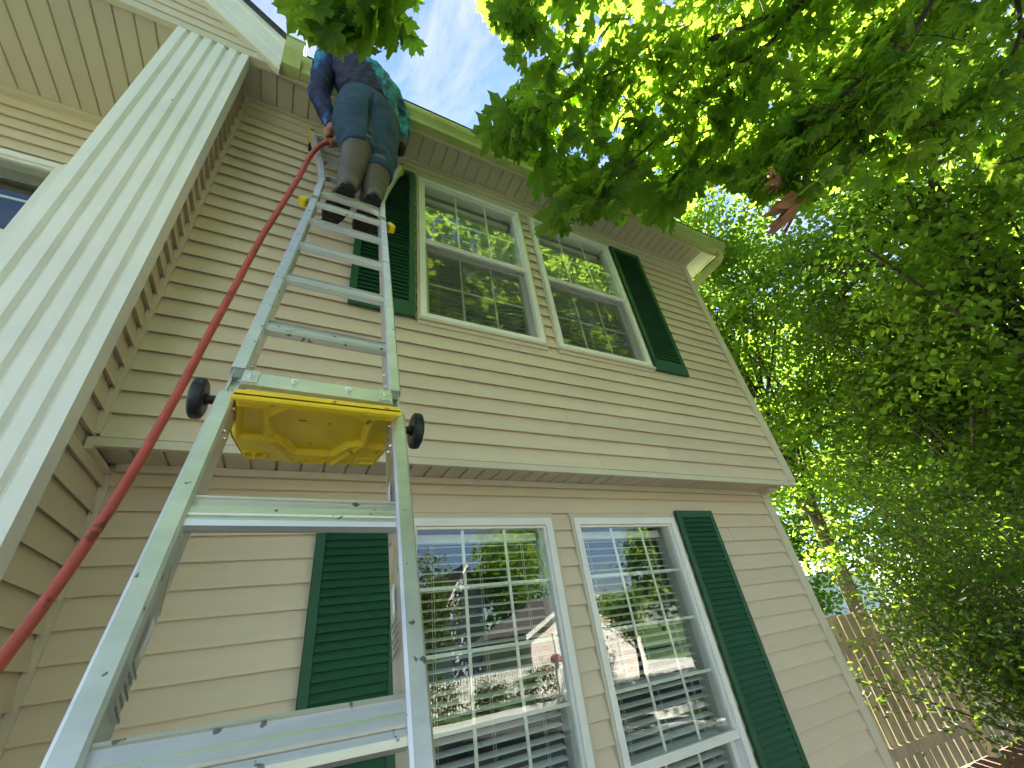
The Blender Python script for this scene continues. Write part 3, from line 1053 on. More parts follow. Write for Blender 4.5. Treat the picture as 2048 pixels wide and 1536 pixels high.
# rung profile (y outward negative, s)
RP = [(-0.004, 0.031), (-0.0045, 0.027), (0.006, 0.0262), (0.0065, 0.0085), (-0.002, 0.0075), (-0.0035, 0.004), (-0.0035, -0.007), (-0.001, -0.0105), (0.003, -0.012), (0.003, -0.0175), (-0.0055, -0.0185), (-0.0055, -0.0225), (-0.001, -0.0325),
      (0.004, -0.0335), (0.0045, -0.0325), (0.008, -0.0335), (0.0085, -0.0325), (0.012, -0.0335), (0.0125, -0.0325), (0.016, -0.0335), (0.0165, -0.0325), (0.020, -0.0335), (0.0205, -0.0325), (0.026, -0.0335), (0.030, -0.028), (0.031, 0.0), (0.030, 0.026), (0.028, 0.031)]


def rung(s, xa, xb, M, sc=1.0, y_off=0.01, material="alu_rung", name="rung"):
    mb = MB()
    mb.extr([(xa, y_off + p[0] * sc * 0.72, s + p[1] * sc) for p in RP], Vector((xb - xa, 0, 0)), M)
    return mb.build(name, material, ladder)


for s in (-0.578, -0.867, -1.172, -1.477, -1.782, -2.087):
    rung(s, -0.1435, 0.1465, M1, 0.80, 0.006)
for s in (-0.022, 0.283, 0.588, 0.893, 1.168):
    rung(s, -0.1425, 0.1435, M1, 0.80, 0.010)
# stiffening rail tops (edge caps)
# metal cross bar above the tray, with bolts and end brackets
mb = MB().box(-0.142, 0.146, -0.016, -0.006, -0.302, -0.262, M1)
cbm = mb.build("cross_bar", "alu", ladder)
for (xx, dd) in ((-0.128, 1), (-0.052, 0), (0.052, 0), (0.13, 1)):
    if dd: MB().box(xx - 0.013, xx + 0.013, -0.0195, -0.0165, -0.297, -0.260, M1).build("bracket", "alu", cbm)
    MB().tube([M1 @ Vector((xx, -0.0165, -0.278)), M1 @ Vector((xx, -0.0225, -0.278))], 0.0068, 12).tube([M1 @ Vector((xx, -0.0227, -0.278)), M1 @ Vector((xx, -0.0250, -0.278))], 0.0035, 6).build("bolt", "steel", cbm)

# rivets and bolts on the inside webs
mb_f = M1


def rivet(x, y, s, M, r=0.0045, sgn=1):
    o = MB().sphere((0, 0, 0), (r, r, r), 8, 5)
    o.v = [tuple(M @ (Vector((x, y, s)) + Vector(v))) for v in o.v]
    return o.build("rivet", "steel", ladder)


for s, y in ((-0.345, 0.012), (-0.405, 0.012), (-0.405, 0.030)):
    rivet(-0.1415, y, s, M1); rivet(0.1445, y, s, M1)
for s, y in ((-0.13, 0.030), (-0.195, 0.018), (-0.195, 0.036)):
    rivet(-0.1405, y, s, M1); rivet(0.1415, y, s, M1)


# label stickers on the inside webs: stripe, arrow and small lines of print
def sticker(side, s0):
    X = 0.1440 if side > 0 else -0.1400
    X += -0.0012 * side
    def q(pts, m_, nm="sticker"):
        MB().add([M1 @ Vector((X, a_, b_)) for a_, b_ in pts] + [M1 @ Vector((X - 0.0006 * side, a_, b_)) for a_, b_ in pts], [tuple(range(len(pts))), tuple(reversed(range(len(pts), 2 * len(pts))))]).build(nm, m_, ladder)
    q([(0.008, s0), (0.014, s0), (0.050, s0 - 0.045), (0.044, s0 - 0.045)], "sticker_y")
    q([(0.026, s0 - 0.055), (0.044, s0 - 0.068), (0.036, s0 - 0.068), (0.036, s0 - 0.10), (0.022, s0 - 0.10), (0.022, s0 - 0.068), (0.014, s0 - 0.068)], "sticker_w")
    for k in range(5):
        q([(0.012, s0 - 0.110 - k * 0.010), (0.052 - (k % 2) * 0.01, s0 - 0.110 - k * 0.010), (0.052 - (k % 2) * 0.01, s0 - 0.1135 - k * 0.010), (0.012, s0 - 0.1135 - k * 0.010)], "alu_dark")


sticker(1, -0.435); sticker(1, -0.635); sticker(-1, -0.66)


# yellow tray (horizontal, behind the front of the rails)
def tray():
    zt = 2.155
    cx = 0.690
    out_ = [(0.536, -1.118), (0.834, -1.118), (0.838, -1.06), (0.850, -0.980), (0.848, -0.915), (0.838, -0.835), (0.829, -0.818), (0.553, -0.818), (0.541, -0.835), (0.524, -0.93), (0.522, -0.965), (0.532, -1.05)]
    oct_ = [(0.628, -1.085), (0.745, -1.085), (0.778, -1.050), (0.782, -0.955), (0.755, -0.935), (0.728, -0.880), (0.650, -0.878), (0.622, -0.930), (0.600, -0.950), (0.596, -1.045)]
    pkl = [(0.546, -1.078), (0.583, -1.078), (0.583, -0.945), (0.541, -0.945)]
    pkr = [(0.793, -1.078), (0.828, -1.078), (0.838, -0.942), (0.797, -0.942)]
    h1 = [(0.552, -0.868), (0.564, -0.868), (0.564, -0.848), (0.552, -0.848)]
    h2 = [(0.572, -0.868), (0.584, -0.868), (0.584, -0.848), (0.572, -0.848)]
    h3 = [(0.796, -0.865), (0.826, -0.865), (0.824, -0.845), (0.796, -0.845)]
    sl_ = [(0.670, -0.842), (0.708, -0.842), (0.708, -0.834), (0.670, -0.834)]
    import bmesh
    # build the underside by a fine grid height field, so recesses have rounded walls
    nx, ny = 150, 130
    X = np.linspace(0.516, 0.856, nx); Y = np.linspace(-1.124, -0.812, ny)
    gx, gy = np.meshgrid(X, Y, indexing='ij')

    def sdist(poly):
        n = len(poly)
        d = np.full(gx.shape, 1e9)
        for i in range(n):
            ax, ay = poly[i]; bx, by = poly[(i + 1) % n]
            vx, vy = bx - ax, by - ay
            t = np.clip(((gx - ax) * vx + (gy - ay) * vy) / (vx * vx + vy * vy), 0, 1)
            d = np.minimum(d, np.hypot(gx - ax - t * vx, gy - ay - t * vy))
        ins = in_poly(gx, gy, poly)
        return np.where(ins, d, -d)
    def sm(d, w): return np.clip(d / w + 0.5, 0, 1) ** 2 * (3 - 2 * np.clip(d / w + 0.5, 0, 1))
    do = sdist(out_)
    H = np.zeros(gx.shape)
    for poly, dep in ((oct_, 0.012), (pkl, 0.0105), (pkr, 0.0105), (h1, 0.020), (h2, 0.020), (h3, 0.020), (sl_, 0.018)):
        d = sdist(poly)
        H += dep * sm(d, 0.006 if 0.0105 <= dep < 0.015 else 0.004)
        rim = np.exp(-((d + 0.006) / 0.003) ** 2) * 0.0035
        H -= rim
    # diagonal ribs from the octagon's lower corners
    for (ax, ay), (bx, by) in (((0.596, -0.945), (0.648, -0.822)), ((0.786, -0.945), (0.732, -0.822))):
        vx, vy = bx - ax, by - ay
        t = np.clip(((gx - ax) * vx + (gy - ay) * vy) / (vx * vx + vy * vy), 0, 1)
        d = np.hypot(gx - ax - t * vx, gy - ay - t * vy)
        H -= 0.006 * np.exp(-(d / 0.0045) ** 2)
    H += 0.010 * (1 - sm(do - 0.004, 0.008))
    # rolled front lip
    H -= 0.010 * np.clip((-1.100 - gy) / 0.012, 0, 1)
    Z = zt + H
    mb = MB()
    ok = do > -0.0012
    idx = {}
    vs = []
    for i in range(nx):
        for j in range(ny):
            if ok[i, j]:
                idx[(i, j)] = len(vs); vs.append((gx[i, j], gy[i, j], Z[i, j]))
    fs = []
    for i in range(nx - 1):
        for j in range(ny - 1):
            q = [(i, j), (i, j + 1), (i + 1, j + 1), (i + 1, j)]
            if all(c in idx for c in q): fs.append(tuple(idx[c] for c in q))
    mb.add(vs, fs, True)
    # outer walls and top deck
    n = len(out_)
    lo = [(p[0], p[1], zt + 0.006) for p in out_]; hi = [(p[0], p[1], zt + 0.014) for p in out_]
    mb.add(lo + hi, [(i, (i + 1) % n, (i + 1) % n + n, i + n) for i in range(n)])
    hi2 = [(p[0], p[1], zt + 0.0135) for p in out_]
    mb.add(hi2, [tuple(range(n))])
    # front lip face, thick band facing the camera
    t_ = mb.build("tool_tray", "yellow", ladder)
    MB().extr([(0.533, -1.119, zt - 0.007), (0.533, -1.1215, zt - 0.004), (0.533, -1.1215, zt - 0.001), (0.533, -1.119, zt + 0.002), (0.533, -1.114, zt + 0.002), (0.533, -1.114, zt - 0.007)], Vector((0.304, 0, 0))).build("lip", "yellow", t_)
    MB().box(0.552, 0.584, -0.868, -0.848, zt + 0.0215, zt + 0.0225).box(0.796, 0.825, -0.865, -0.845, zt + 0.0215, zt + 0.0225).build("hole_shade", "sole", t_) if False else None
    return t_


tray()


# wheels beside the tray
def wheel(x0, x1, cy, cz, r):
    mb = MB()
    n = 28
    prof_ = [(0.0, 0.55), (0.0, 0.82), (0.14, 0.97), (0.28, 1.0), (0.72, 1.0), (0.86, 0.97), (1.0, 0.82), (1.0, 0.55)]
    rr = [[(x0 + (x1 - x0) * p[0], cy + r * p[1] * math.cos(2 * math.pi * k / n), cz + r * p[1] * math.sin(2 * math.pi * k / n)) for k in range(n)] for p in prof_]
    mb.rings(rr, True)
    w = mb.build("wheel", "black_plastic", ladder)
    t = MB()
    for k in range(n):
        a_ = 2 * math.pi * (k + .5) / n
        if k % 4: continue
        Mx = Matrix.Translation((0, cy, cz)) @ Matrix.Rotation(a_, 4, 'X')
        t.box(x0 + 0.2 * (x1 - x0), x0 + 0.8 * (x1 - x0), r * 0.985, r * 1.012, -0.002, 0.002, Mx)
    t.tube([(x0 - 0.004, cy, cz), (x1 + 0.004, cy, cz)], r * 0.3, 14)
    t.build("hub", "black_plastic", w)
    MB().tube([(x1 if x1 < 0.6 else x0 - 0.05, cy, cz), (0.53 if x1 < 0.6 else x0, cy, cz)], 0.010, 10).build("axle", "black_plastic", w)


wheel(0.436, 0.462, -0.935, 2.242, 0.044)
wheel(0.897, 0.921, -0.968, 2.195, 0.045)

# hinge and upper section
H0 = P0 + uL * 1.22
v2 = Vector((0.02, math.sin(math.radians(17.6)), math.cos(math.radians(17.6)))).normalized()
M2 = LM(H0, v2, None)
for sgn in (-1, 1):
    xc = sgn * 0.158 + 0.0
    mb = MB()
    c0 = M1 @ Vector((xc - 0.012, 0.03, 1.20)); c1 = M1 @ Vector((xc + 0.012, 0.03, 1.20))
    mb.tube([c0, c1], 0.040, 20)
    hg = mb.build("hinge", "alu_dark", ladder)
    hx = sgn * (0.175)
    MB().tube([M1 @ Vector((sgn * 0.170, 0.03, 1.20)), M1 @ Vector((sgn * 0.186, 0.03, 1.195))], 0.018, 12).build("hinge_pin", "alu_dark", hg)
    k_ = MB()
    Mk = M1 @ Matrix.Translation((sgn * 0.186, 0.03, 1.195)) @ Matrix.Rotation(sgn * -0.35, 4, 'Y')
    k_.extr([(-sgn * 0.002, -0.016, -0.030), (sgn * 0.022, -0.020, -0.036), (sgn * 0.030, -0.018, 0.0), (sgn * 0.020, -0.020, 0.028), (-sgn * 0.002, -0.014, 0.022)][::(1 if sgn < 0 else -1)], Vector((0, 0.036, 0)), Mk)
    k_.build("release_handle", "yellow", hg)
    # rail: straight then flared outward to the wall feet
    mb = MB()
    xl = sgn * 0.170 - (rail_w if sgn > 0 else 0) + 0.0
    fl = [(0.0, 0.0), (0.34, 0.0), (0.42, 0.010), (0.62, 0.034), (1.05, 0.105), (1.30, 0.150)]
    rr = []
    for s, dx in fl:
        x0_ = xl + sgn * dx
        rr.append([M2 @ Vector(p) for p in ((x0_ + .003, -0.002, s), (x0_ + rail_w - .003, -0.002, s), (x0_ + rail_w, 0.001, s), (x0_ + rail_w, 0.055, s), (x0_, 0.055, s), (x0_, 0.001, s))])
    mb.rings(rr, True, False)
    mb.build("rail", "alu", ladder)
    # foot: yellow boot with black pad touching the siding
    xf = xl + sgn * 0.152
    fm = MB().box(xf - 0.005, xf + rail_w + 0.005, -0.010, 0.063, 1.265, 1.315, M2)
    ft = fm.build("foot", "yellow", ladder)
    pm_ = MB()
    ce = M2 @ Vector((xf + rail_w / 2, 0.03, 1.315))
    pm_.extr([(ce.x - 0.014, -0.0165, ce.z - 0.055), (ce.x - 0.014, -0.0165, ce.z + 0.045), (ce.x - 0.014, ce.y - 0.03, ce.z + 0.035), (ce.x - 0.014, ce.y - 0.05, ce.z - 0.015)], Vector((0.028, 0, 0)))
    pm_.build("pad", "black_plastic", ft)

for t_, hw in ((0.13, 0.139), (0.435, 0.142), (0.74, 0.190), (1.045, 0.244), (1.25, 0.280)):
    r_ = MB()
    # curved step: arched tread whose ends curl down towards the rails
    ns_ = 12
    rr = []
    for i in range(ns_ + 1):
        f = 2 * i / ns_ - 1
        x = f * hw
        dz = -0.020 * abs(f) ** 6
        dy = -0.0
        rr.append([M2 @ Vector((x, 0.006 + p[0] * 0.85, t_ + dz + p[1] * 0.85)) for p in RP])
    r_.rings(rr, True, False)
    r_.build("rung", "alu_rung", ladder)

# ================================================================== HOSE
hp = [((-110, 1500), .60), ((-70, 1430), .72), ((-4, 1330), .82), ((78, 1222), .93), ((160, 1106), 1.04), ((232, 998), 1.16), ((300, 885), 1.30), ((360, 778), 1.45), ((420, 665), 1.61), ((470, 573), 1.78), ((520, 480), 1.97), ((562, 412), 2.13), ((600, 350), 2.30), ((617, 318), 2.39), ((632, 298), 2.45), ((648, 287), 2.50), ((668, 283), 2.55), ((692, 286), 2.60)]
pts = [at(q[0], q[1], d) for q, d in hp]
pts = [Vector((0.30, -1.4, 0.10)), Vector((0.285, -1.25, 0.7)), Vector((0.28, -1.05, 1.30))] + pts[1:]
pts += [Vector((0.70, -0.30, 4.58)), Vector((0.74, -0.33, 4.85)), Vector((0.76, -0.42, 5.15)), Vector((0.76, -0.40, 5.40)), Vector((0.76, -0.05, 5.62))]


def smooth_path(pts, n=6):
    res = []
    for i in range(len(pts) - 1):
        p0 = pts[max(i - 1, 0)]; p1 = pts[i]; p2 = pts[i + 1]; p3 = pts[min(i + 2, len(pts) - 1)]
        for k in range(n):
            t = k / n
            res.append(0.5 * ((2 * p1) + (p2 - p0) * t + (2 * p0 - 5 * p1 + 4 * p2 - p3) * t * t + (3 * p1 - p0 - 3 * p2 + p3) * t ** 3))
    res.append(pts[-1])
    return res


hs = MB().tube(smooth_path(pts, 6), 0.0140, 18)
tag(hs.build("hose", "hose"), "red rubber hose running up past the ladder into the person's hand", "hose")


# ================================================================== PERSON
def remesh(mb, name, material, voxel=0.011, smooth=6, parent=None, disp=None):
    me = mb.mesh(name + "_tmp", None)
    o = bpy.data.objects.new(name + "_tmp", me)
    COL.objects.link(o)
    md = o.modifiers.new("r", 'REMESH'); md.mode = 'VOXEL'; md.voxel_size = voxel; md.use_smooth_shade = True
    ms = o.modifiers.new("s", 'SMOOTH'); ms.factor = 0.6; ms.iterations = smooth
    dg = bpy.context.evaluated_depsgraph_get()
    ev = o.evaluated_get(dg)
    nm = bpy.data.meshes.new_from_object(ev)
    nm.name = name
    bpy.data.objects.remove(o)
    nm.materials.clear(); nm.materials.append(MATS[material])
    if disp is not None:
        co = np.empty(len(nm.vertices) * 3); nm.vertices.foreach_get("co", co); co = co.reshape(-1, 3)
        no = np.empty(len(nm.vertices) * 3); nm.vertices.foreach_get("normal", no); no = no.reshape(-1, 3)
        co = co + no * disp(co)[:, None]
        nm.vertices.foreach_set("co", co.ravel()); nm.update()
    nm.polygons.foreach_set("use_smooth", [True] * len(nm.polygons))
    return link(name, nm, parent)


person = thing("person", "person in jeans and rubber boots standing on the ladder holding the red hose", "person", (0, 0, 0))
# body skin: legs, trunk, neck, head, arms in one surface
DY = 0.125        # hips and trunk stand this far in front of the heels, leaning to the roof
LA, LT, LK = Vector((0.690, -0.470, 3.87)), Vector((0.715, -0.535, 4.17)), Vector((0.705, -0.53, 4.24))
RA, RT, RK = Vector((0.820, -0.445, 3.87)), Vector((0.830, -0.475, 4.17)), Vector((0.832, -0.475, 4.24))
Lsh, Lel, Lwr = Vector((0.455, -0.470, 5.16)), Vector((0.452, -0.410, 4.83)), Vector((0.560, -0.365, 4.545))
Rsh, Rel, Rwr = Vector((0.865, -0.455, 5.16)), Vector((0.985, -0.42, 4.87)), Vector((0.965, -0.43, 4.62))
b = MB()
b.tube([LA, LT, LK, Vector((0.69, -0.46, 4.62))], [0.040, 0.046, 0.050, 0.070], 14)
b.tube([RA, RT, RK, Vector((0.80, -0.46, 4.62))], [0.040, 0.046, 0.050, 0.070], 14)
b.ell([(0.745, -0.45, 4.52, .10, .07), (0.745, -0.47, 4.62, .15, .11), (0.73, -0.48, 4.78, .14, .10), (0.69, -0.49, 4.98, .15, .10), (0.66, -0.49, 5.12, .17, .10), (0.64, -0.49, 5.21, .12, .07), (0.61, -0.49, 5.27, .06, .06), (0.59, -0.48, 5.36, .055, .058)])
b.sphere((0.58, -0.465, 5.46), (0.078, 0.098, 0.118), 20, 14)
b.sphere((0.577, -0.365, 5.435), (0.014, 0.022, 0.022), 10, 6)       # nose
b.sphere((0.502, -0.475, 5.445), (0.010, 0.022, 0.030), 10, 6)       # ears
b.sphere((0.658, -0.475, 5.445), (0.010, 0.022, 0.030), 10, 6)
b.tube([Lsh, Lel, Lwr], [0.052, 0.042, 0.028], 12)
b.tube([Rsh, Rel, Rwr], [0.052, 0.042, 0.028], 12)
# left hand closes on the hose
hc = at(664, 284, 2.545)
ha = (at(676, 284, 2.57) - at(650, 287, 2.505)).normalized()
up_ = (Lwr - hc); up_ = (up_ - ha * up_.dot(ha)).normalized()
sd_ = ha.cross(up_).normalized()
b.tube([Lwr, hc + up_ * 0.055, hc + up_ * 0.030], [0.028, 0.034, 0.026], 12)
for k, off in enumerate((-0.031, -0.010, 0.011, 0.031)):
    arc = []
    R_ = 0.0262
    for i in range(9):
        th = math.radians(70 - i * 36)
        arc.append(hc + ha * off + (up_ * math.sin(th) + sd_ * -math.cos(th)) * R_)
    b.tube(arc, [0.0098 - 0.0004 * i for i in range(9)], 10)
arc = []
for i in range(6):
    th = math.radians(95 + i * 26)
    arc.append(hc + ha * (0.038 - 0.004 * i) + (up_ * math.sin(th) + sd_ * -math.cos(th)) * 0.027)
b.tube(arc, [0.012, 0.0115, 0.011, 0.0105, 0.010, 0.009], 10)
remesh(b, "body", "skin", 0.0065, 3, person)
# fist on the right, gloved
b = MB()
hr = Rwr + Vector((-0.005, 0.0, -0.06))
b.ell([(Rwr.x, Rwr.y, Rwr.z + 0.03, .036, .036), (Rwr.x, Rwr.y, Rwr.z - .02, .040, .034), (hr.x, hr.y, hr.z, .046, .034), (hr.x, hr.y, hr.z - .035, .044, .034)], 14)
for k in range(4):
    fx = hr + Vector((0.0, -0.030 + 0.020 * k, -0.025))
    b.tube([fx + Vector((0.02, 0, 0)), fx + Vector((0.030, 0, -0.028)), fx + Vector((0.010, 0, -0.055)), fx + Vector((-0.020, 0, -0.045)), fx + Vector((-0.026, 0, -0.02))], [0.011, 0.011, 0.0105, 0.010, 0.009], 8)
b.tube([hr + Vector((-0.01, -0.03, 0.0)), hr + Vector((-0.028, -0.045, -0.02)), hr + Vector((-0.030, -0.04, -0.05))], [0.013, 0.012, 0.010], 8)
remesh(b, "glove", "glove", 0.008, 2, person)

# jeans
j = MB()


def leg_rings(A, rads):
    rr = []
    n = 22
    for (p, rx, ry) in A:
        rr.append([Vector((p.x + rx * math.cos(2 * math.pi * k / n), p.y + ry * math.sin(2 * math.pi * k / n), p.z)) for k in range(n)])
    return rr


j.rings(leg_rings([(Vector((0.715, -0.530, 4.115)), .090, .092), (Vector((0.712, -0.530, 4.17)), .099, .101), (Vector((0.702, -0.525, 4.23)), .108, .108), (Vector((0.690, -0.505, 4.33)), .112, .118), (Vector((0.680, -0.485, 4.43)), .124, .140), (Vector((0.682, -0.475, 4.52)), .128, .150), (Vector((0.70, -0.475, 4.60)), .122, .142)], None))
j.rings(leg_rings([(Vector((0.830, -0.468, 4.045)), .086, .088), (Vector((0.832, -0.470, 4.12)), .095, .097), (Vector((0.832, -0.468, 4.22)), .104, .104), (Vector((0.832, -0.465, 4.34)), .112, .118), (Vector((0.828, -0.465, 4.45)), .120, .138), (Vector((0.820, -0.470, 4.55)), .120, .146), (Vector((0.81, -0.472, 4.60)), .114, .140)], None))
j.ell([(0.752, -0.470, 4.49, .180, .128), (0.752, -0.474, 4.56, .202, .158), (0.748, -0.476, 4.64, .200, .158), (0.742, -0.476, 4.73, .180, .138), (0.738, -0.476, 4.80, .170, .126)], 26)


def fold(co):
    x, y, z = co[:, 0], co[:, 1], co[:, 2]
    w = np.exp(-((z - 4.19) / 0.07) ** 2) + 0.55 * np.exp(-((z - 4.50) / 0.05) ** 2) + 0.3
    ph = 5 * np.sin(x * 15 + 2.1 * np.sin(z * 11)) + 4 * np.sin(y * 17 + 1.3)
    return w * (0.0052 * np.sin(z * 62 + ph) * (0.5 + 0.5 * np.sin(x * 31 + z * 23)) + 0.003 * np.sin(z * 38 + x * 44 + 3 * np.sin(y * 21 + z * 9))) - 0.018 * np.exp(-((x - 0.757) / 0.013) ** 2) * np.clip((4.68 - z) / 0.1, 0, 1)


remesh(j, "jeans", "jeans", 0.0085, 4, person, fold)
MB().ell([(0.7375, -0.475, 4.785, .172, .130), (0.7375, -0.475, 4.815, .170, .128)], 26).build("belt", "sole", person)

# shirt, hem dropping to the right
s_ = MB()
s_.ell([(0.748, -0.475, 4.735, .190, .148, -0.110), (0.744, -0.478, 4.81, .192, .152, -0.07), (0.730, -0.484, 4.90, .196, .156, -0.03), (0.708, -0.488, 5.00, .198, .154), (0.680, -0.490, 5.10, .204, .140), (0.660, -0.488, 5.17, .198, .118), (0.640, -0.488, 5.235, .13, .09), (0.61, -0.487, 5.285, .075, .072)], 30)
s_.tube([Vector((0.81, -0.48, 5.15)), Rsh, (Rsh + Rel) / 2, Rel, (Rel * .5 + Rwr * .5), Rwr + Vector((0, 0, 0.02))], [0.075, 0.082, 0.072, 0.060, 0.052, 0.044], 16)


def fold2(co):
    x, y, z = co[:, 0], co[:, 1], co[:, 2]
    return 0.004 * np.sin(z * 60 + x * 45 + 3 * np.sin(y * 30)) + 0.003 * np.sin(x * 80 - z * 30) + 0.002 * np.sin(z * 140 + 5 * x)


remesh(s_, "shirt", "shirt", 0.010, 3, person, fold2)
s_ = MB()
s_.tube([Vector((0.53, -0.485, 5.17)), Lsh, (Lsh * .6 + Lel * .4), (Lsh * .25 + Lel * .75), Lel + Vector((0, 0, -0.03)), (Lel * .55 + Lwr * .45), Lwr + Vector((-0.004, -0.003, 0.03))], [0.070, 0.080, 0.074, 0.068, 0.062, 0.054, 0.042], 16)
remesh(s_, "sleeve", "sleeve", 0.008, 2, person, lambda co: 0.004 * np.sin(co[:, 2] * 75 + co[:, 0] * 60) + 0.002 * np.sin(co[:, 2] * 170))
MB().ell([(0.607, -0.487, 5.275, .072, .070), (0.602, -0.486, 5.315, .066, .066)], 20, cap=False).build("collar", "sleeve", person)
# hair cap
h_ = MB().sphere((0.58, -0.480, 5.478), (0.086, 0.100, 0.112), 20, 12)
remesh(h_, "hair", "hair", 0.012, 2, person)
MB().sphere((0.550, -0.372, 5.465), (0.012, 0.008, 0.008), 8, 5).build("eye", "sticker_w", person)
MB().sphere((0.607, -0.372, 5.465), (0.012, 0.008, 0.008), 8, 5).build("eye", "sticker_w", person)
MB().sphere((0.578, -0.368, 5.398), (0.022, 0.006, 0.005), 10, 5).build("mouth", "hose", person)


# boots
def boot(A, T, heel, toe):
    zs = 3.765
    fw = (toe - heel); fw.z = 0; L = fw.length; fw.normalize()
    sd = Vector((-fw.y, fw.x, 0))
    n = 22

    def ring(c, a_, bb, tilt=0.0, dz=0.0):
        r = []
        for k in range(n):
            th = 2 * math.pi * k / n
            r.append(c + sd * (a_ * math.cos(th)) + fw * (bb * math.sin(th)) + Vector((0, 0, tilt * math.sin(th))))
        return r
    m_ = MB()
    hb = heel + fw * 0.045
    rr = [ring(Vector((hb.x, hb.y, zs + 0.012)) + fw * 0.005, .045, .052), ring(Vector((hb.x, hb.y, zs + 0.05)), .047, .055), ring(Vector((A.x, A.y, zs + 0.10)), .053, .064), ring(A + Vector((0, 0, 0.03)), .060, .068)]
    for t in (0.25, 0.5, 0.75, 1.0):
        p = A.lerp(T, t)
        rr.append(ring(p + Vector((0, 0, 0.03 * (1 - t))), .060 + .025 * t, .068 + .017 * t))
    m_.rings(rr)
    # foot
    ff = []
    for t, w, h in ((0.0, .034, .060), (0.12, .045, .080), (0.3, .048, .090), (0.5, .052, .080), (0.7, .058, .062), (0.85, .055, .050), (0.95, .042, .038), (1.0, .020, .025)):
        c = heel + fw * (L * t)
        r = []
        for k in range(n):
            th = 2 * math.pi * k / n
            zz = zs + 0.008 + max(0, (h / 2 + h / 2 * math.sin(th)))
            r.append(Vector((c.x, c.y, 0)) + sd * (w * math.cos(th)) + Vector((0, 0, zz)))
        ff.append(r)
    m_.rings(ff)
    o = remesh(m_, "boot", "boot", 0.0075, 3, person, lambda co: 0.0022 * np.sin(co[:, 2] * 120 + 12 * co[:, 0]) * np.exp(-((co[:, 2] - 3.90) / 0.06) ** 2))
    # band at the top and the lugged sole
    MB().rings([ring(T + Vector((0, 0, -0.012)), .0885, .0885), ring(T + Vector((0, 0, 0.012)), .0885, .0885)], False).build("top_band", "boot", o)
    sl2 = MB()
    up, lo_ = [], []
    m2 = 26
    for k in range(m2):
        th = 2 * math.pi * k / m2
        cc, ss = math.cos(th), math.sin(th)
        t = 0.5 + 0.52 * ss
        wv = .046 + .014 * math.sin(math.pi * min(1, max(0, t)) * 0.9 + 0.1) * (0.3 + t)
        base = heel + fw * (L * t) + sd * (wv * (abs(cc) ** 0.8) * (1 if cc > 0 else -1))
        up.append(Vector((base.x, base.y, zs + 0.022))); lo_.append(Vector((base.x, base.y, zs)))
    sl2.rings([lo_, up], True, False)
    for k in range(9):
        t = 0.06 + 0.11 * k
        if 0.28 < t < 0.42: continue
        c = heel + fw * (L * t)
        w = 0.038 + 0.010 * math.sin(math.pi * t)
        q = [c - sd * w - fw * 0.009, c + sd * w - fw * 0.009, c + sd * w + fw * 0.009, c - sd * w + fw * 0.009]
        sl2.extr([(p.x, p.y, zs - 0.004) for p in q], Vector((0, 0, 0.0038)))
    sl2.build("sole", "sole", o)


boot(LA, LT + Vector((0, 0, -0.01)), Vector((0.700, -0.545, 0)), Vector((0.622, -0.265, 0)))
boot(RA, RT + Vector((0, 0, -0.07)), Vector((0.824, -0.535, 0)), Vector((0.790, -0.240, 0)))


# ================================================================== LEAVES
def maple_outline():
    half = [(0.0, 1.0), (0.05, 0.88), (0.15, 0.80), (0.155, 0.70), (0.20, 0.60), (0.30, 0.66), (0.42, 0.78), (0.46, 0.68), (0.60, 0.66), (0.555, 0.55), (0.60, 0.45), (0.47, 0.38), (0.42, 0.31), (0.52, 0.27), (0.60, 0.20), (0.70, 0.10), (0.52, 0.06), (0.42, -0.04), (0.24, -0.03), (0.20, -0.13), (0.06, -0.06)]
    pts = half + [(0.0, 0.0)] + [(-x, y) for x, y in reversed(half[1:])]
    return np.array(pts)


MO = maple_outline()
lobe_dirs = np.array([[0, 1.0], [0.5, 0.74], [-0.5, 0.74], [0.62, 0.16], [-0.62, 0.16]])
lobe_dirs = lobe_dirs / np.linalg.norm(lobe_dirs, axis=1)[:, None]


def leaf_template(curl, fold_):
    """verts: centre point near base + outline + mid ring; returns (V,3), tris, vein"""
    c = np.array([[0.0, 0.14]])
    mid = c + (MO - c) * 0.5
    V2 = np.vstack([c, mid, MO])
    n = len(MO)
    F = []
    for i in range(n):
        k = (i + 1) % n
        F.append((0, 1 + k, 1 + i))
        F.append((1 + i, 1 + k, 1 + n + k)); F.append((1 + i, 1 + n + k, 1 + n + i))
    r = np.hypot(V2[:, 0], V2[:, 1] - 0.1)
    z = -curl * r ** 2 - fold_ * np.abs(V2[:, 0]) + 0.03 * np.sin(V2[:, 0] * 17 + V2[:, 1] * 9) * r * 2
    # vein distance
    d = np.full(len(V2), 9.0)
    for L_ in lobe_dirs:
        t = np.clip(V2 @ L_, 0, 1)
        d = np.minimum(d, np.hypot(*(V2 - t[:, None] * L_).T))
    return np.column_stack([V2, z]), np.array(F), d


TEMPL = [leaf_template(0.25, 0.10), leaf_template(-0.10, 0.18), leaf_template(0.45, 0.02), leaf_template(0.1, 0.28)]


def frames(tip, nor):
    tip = tip / np.linalg.norm(tip, axis=1)[:, None]
    x = np.cross(tip, nor); x /= np.linalg.norm(x, axis=1)[:, None] + 1e-9
    n = np.cross(x, tip)
    return x, tip, n


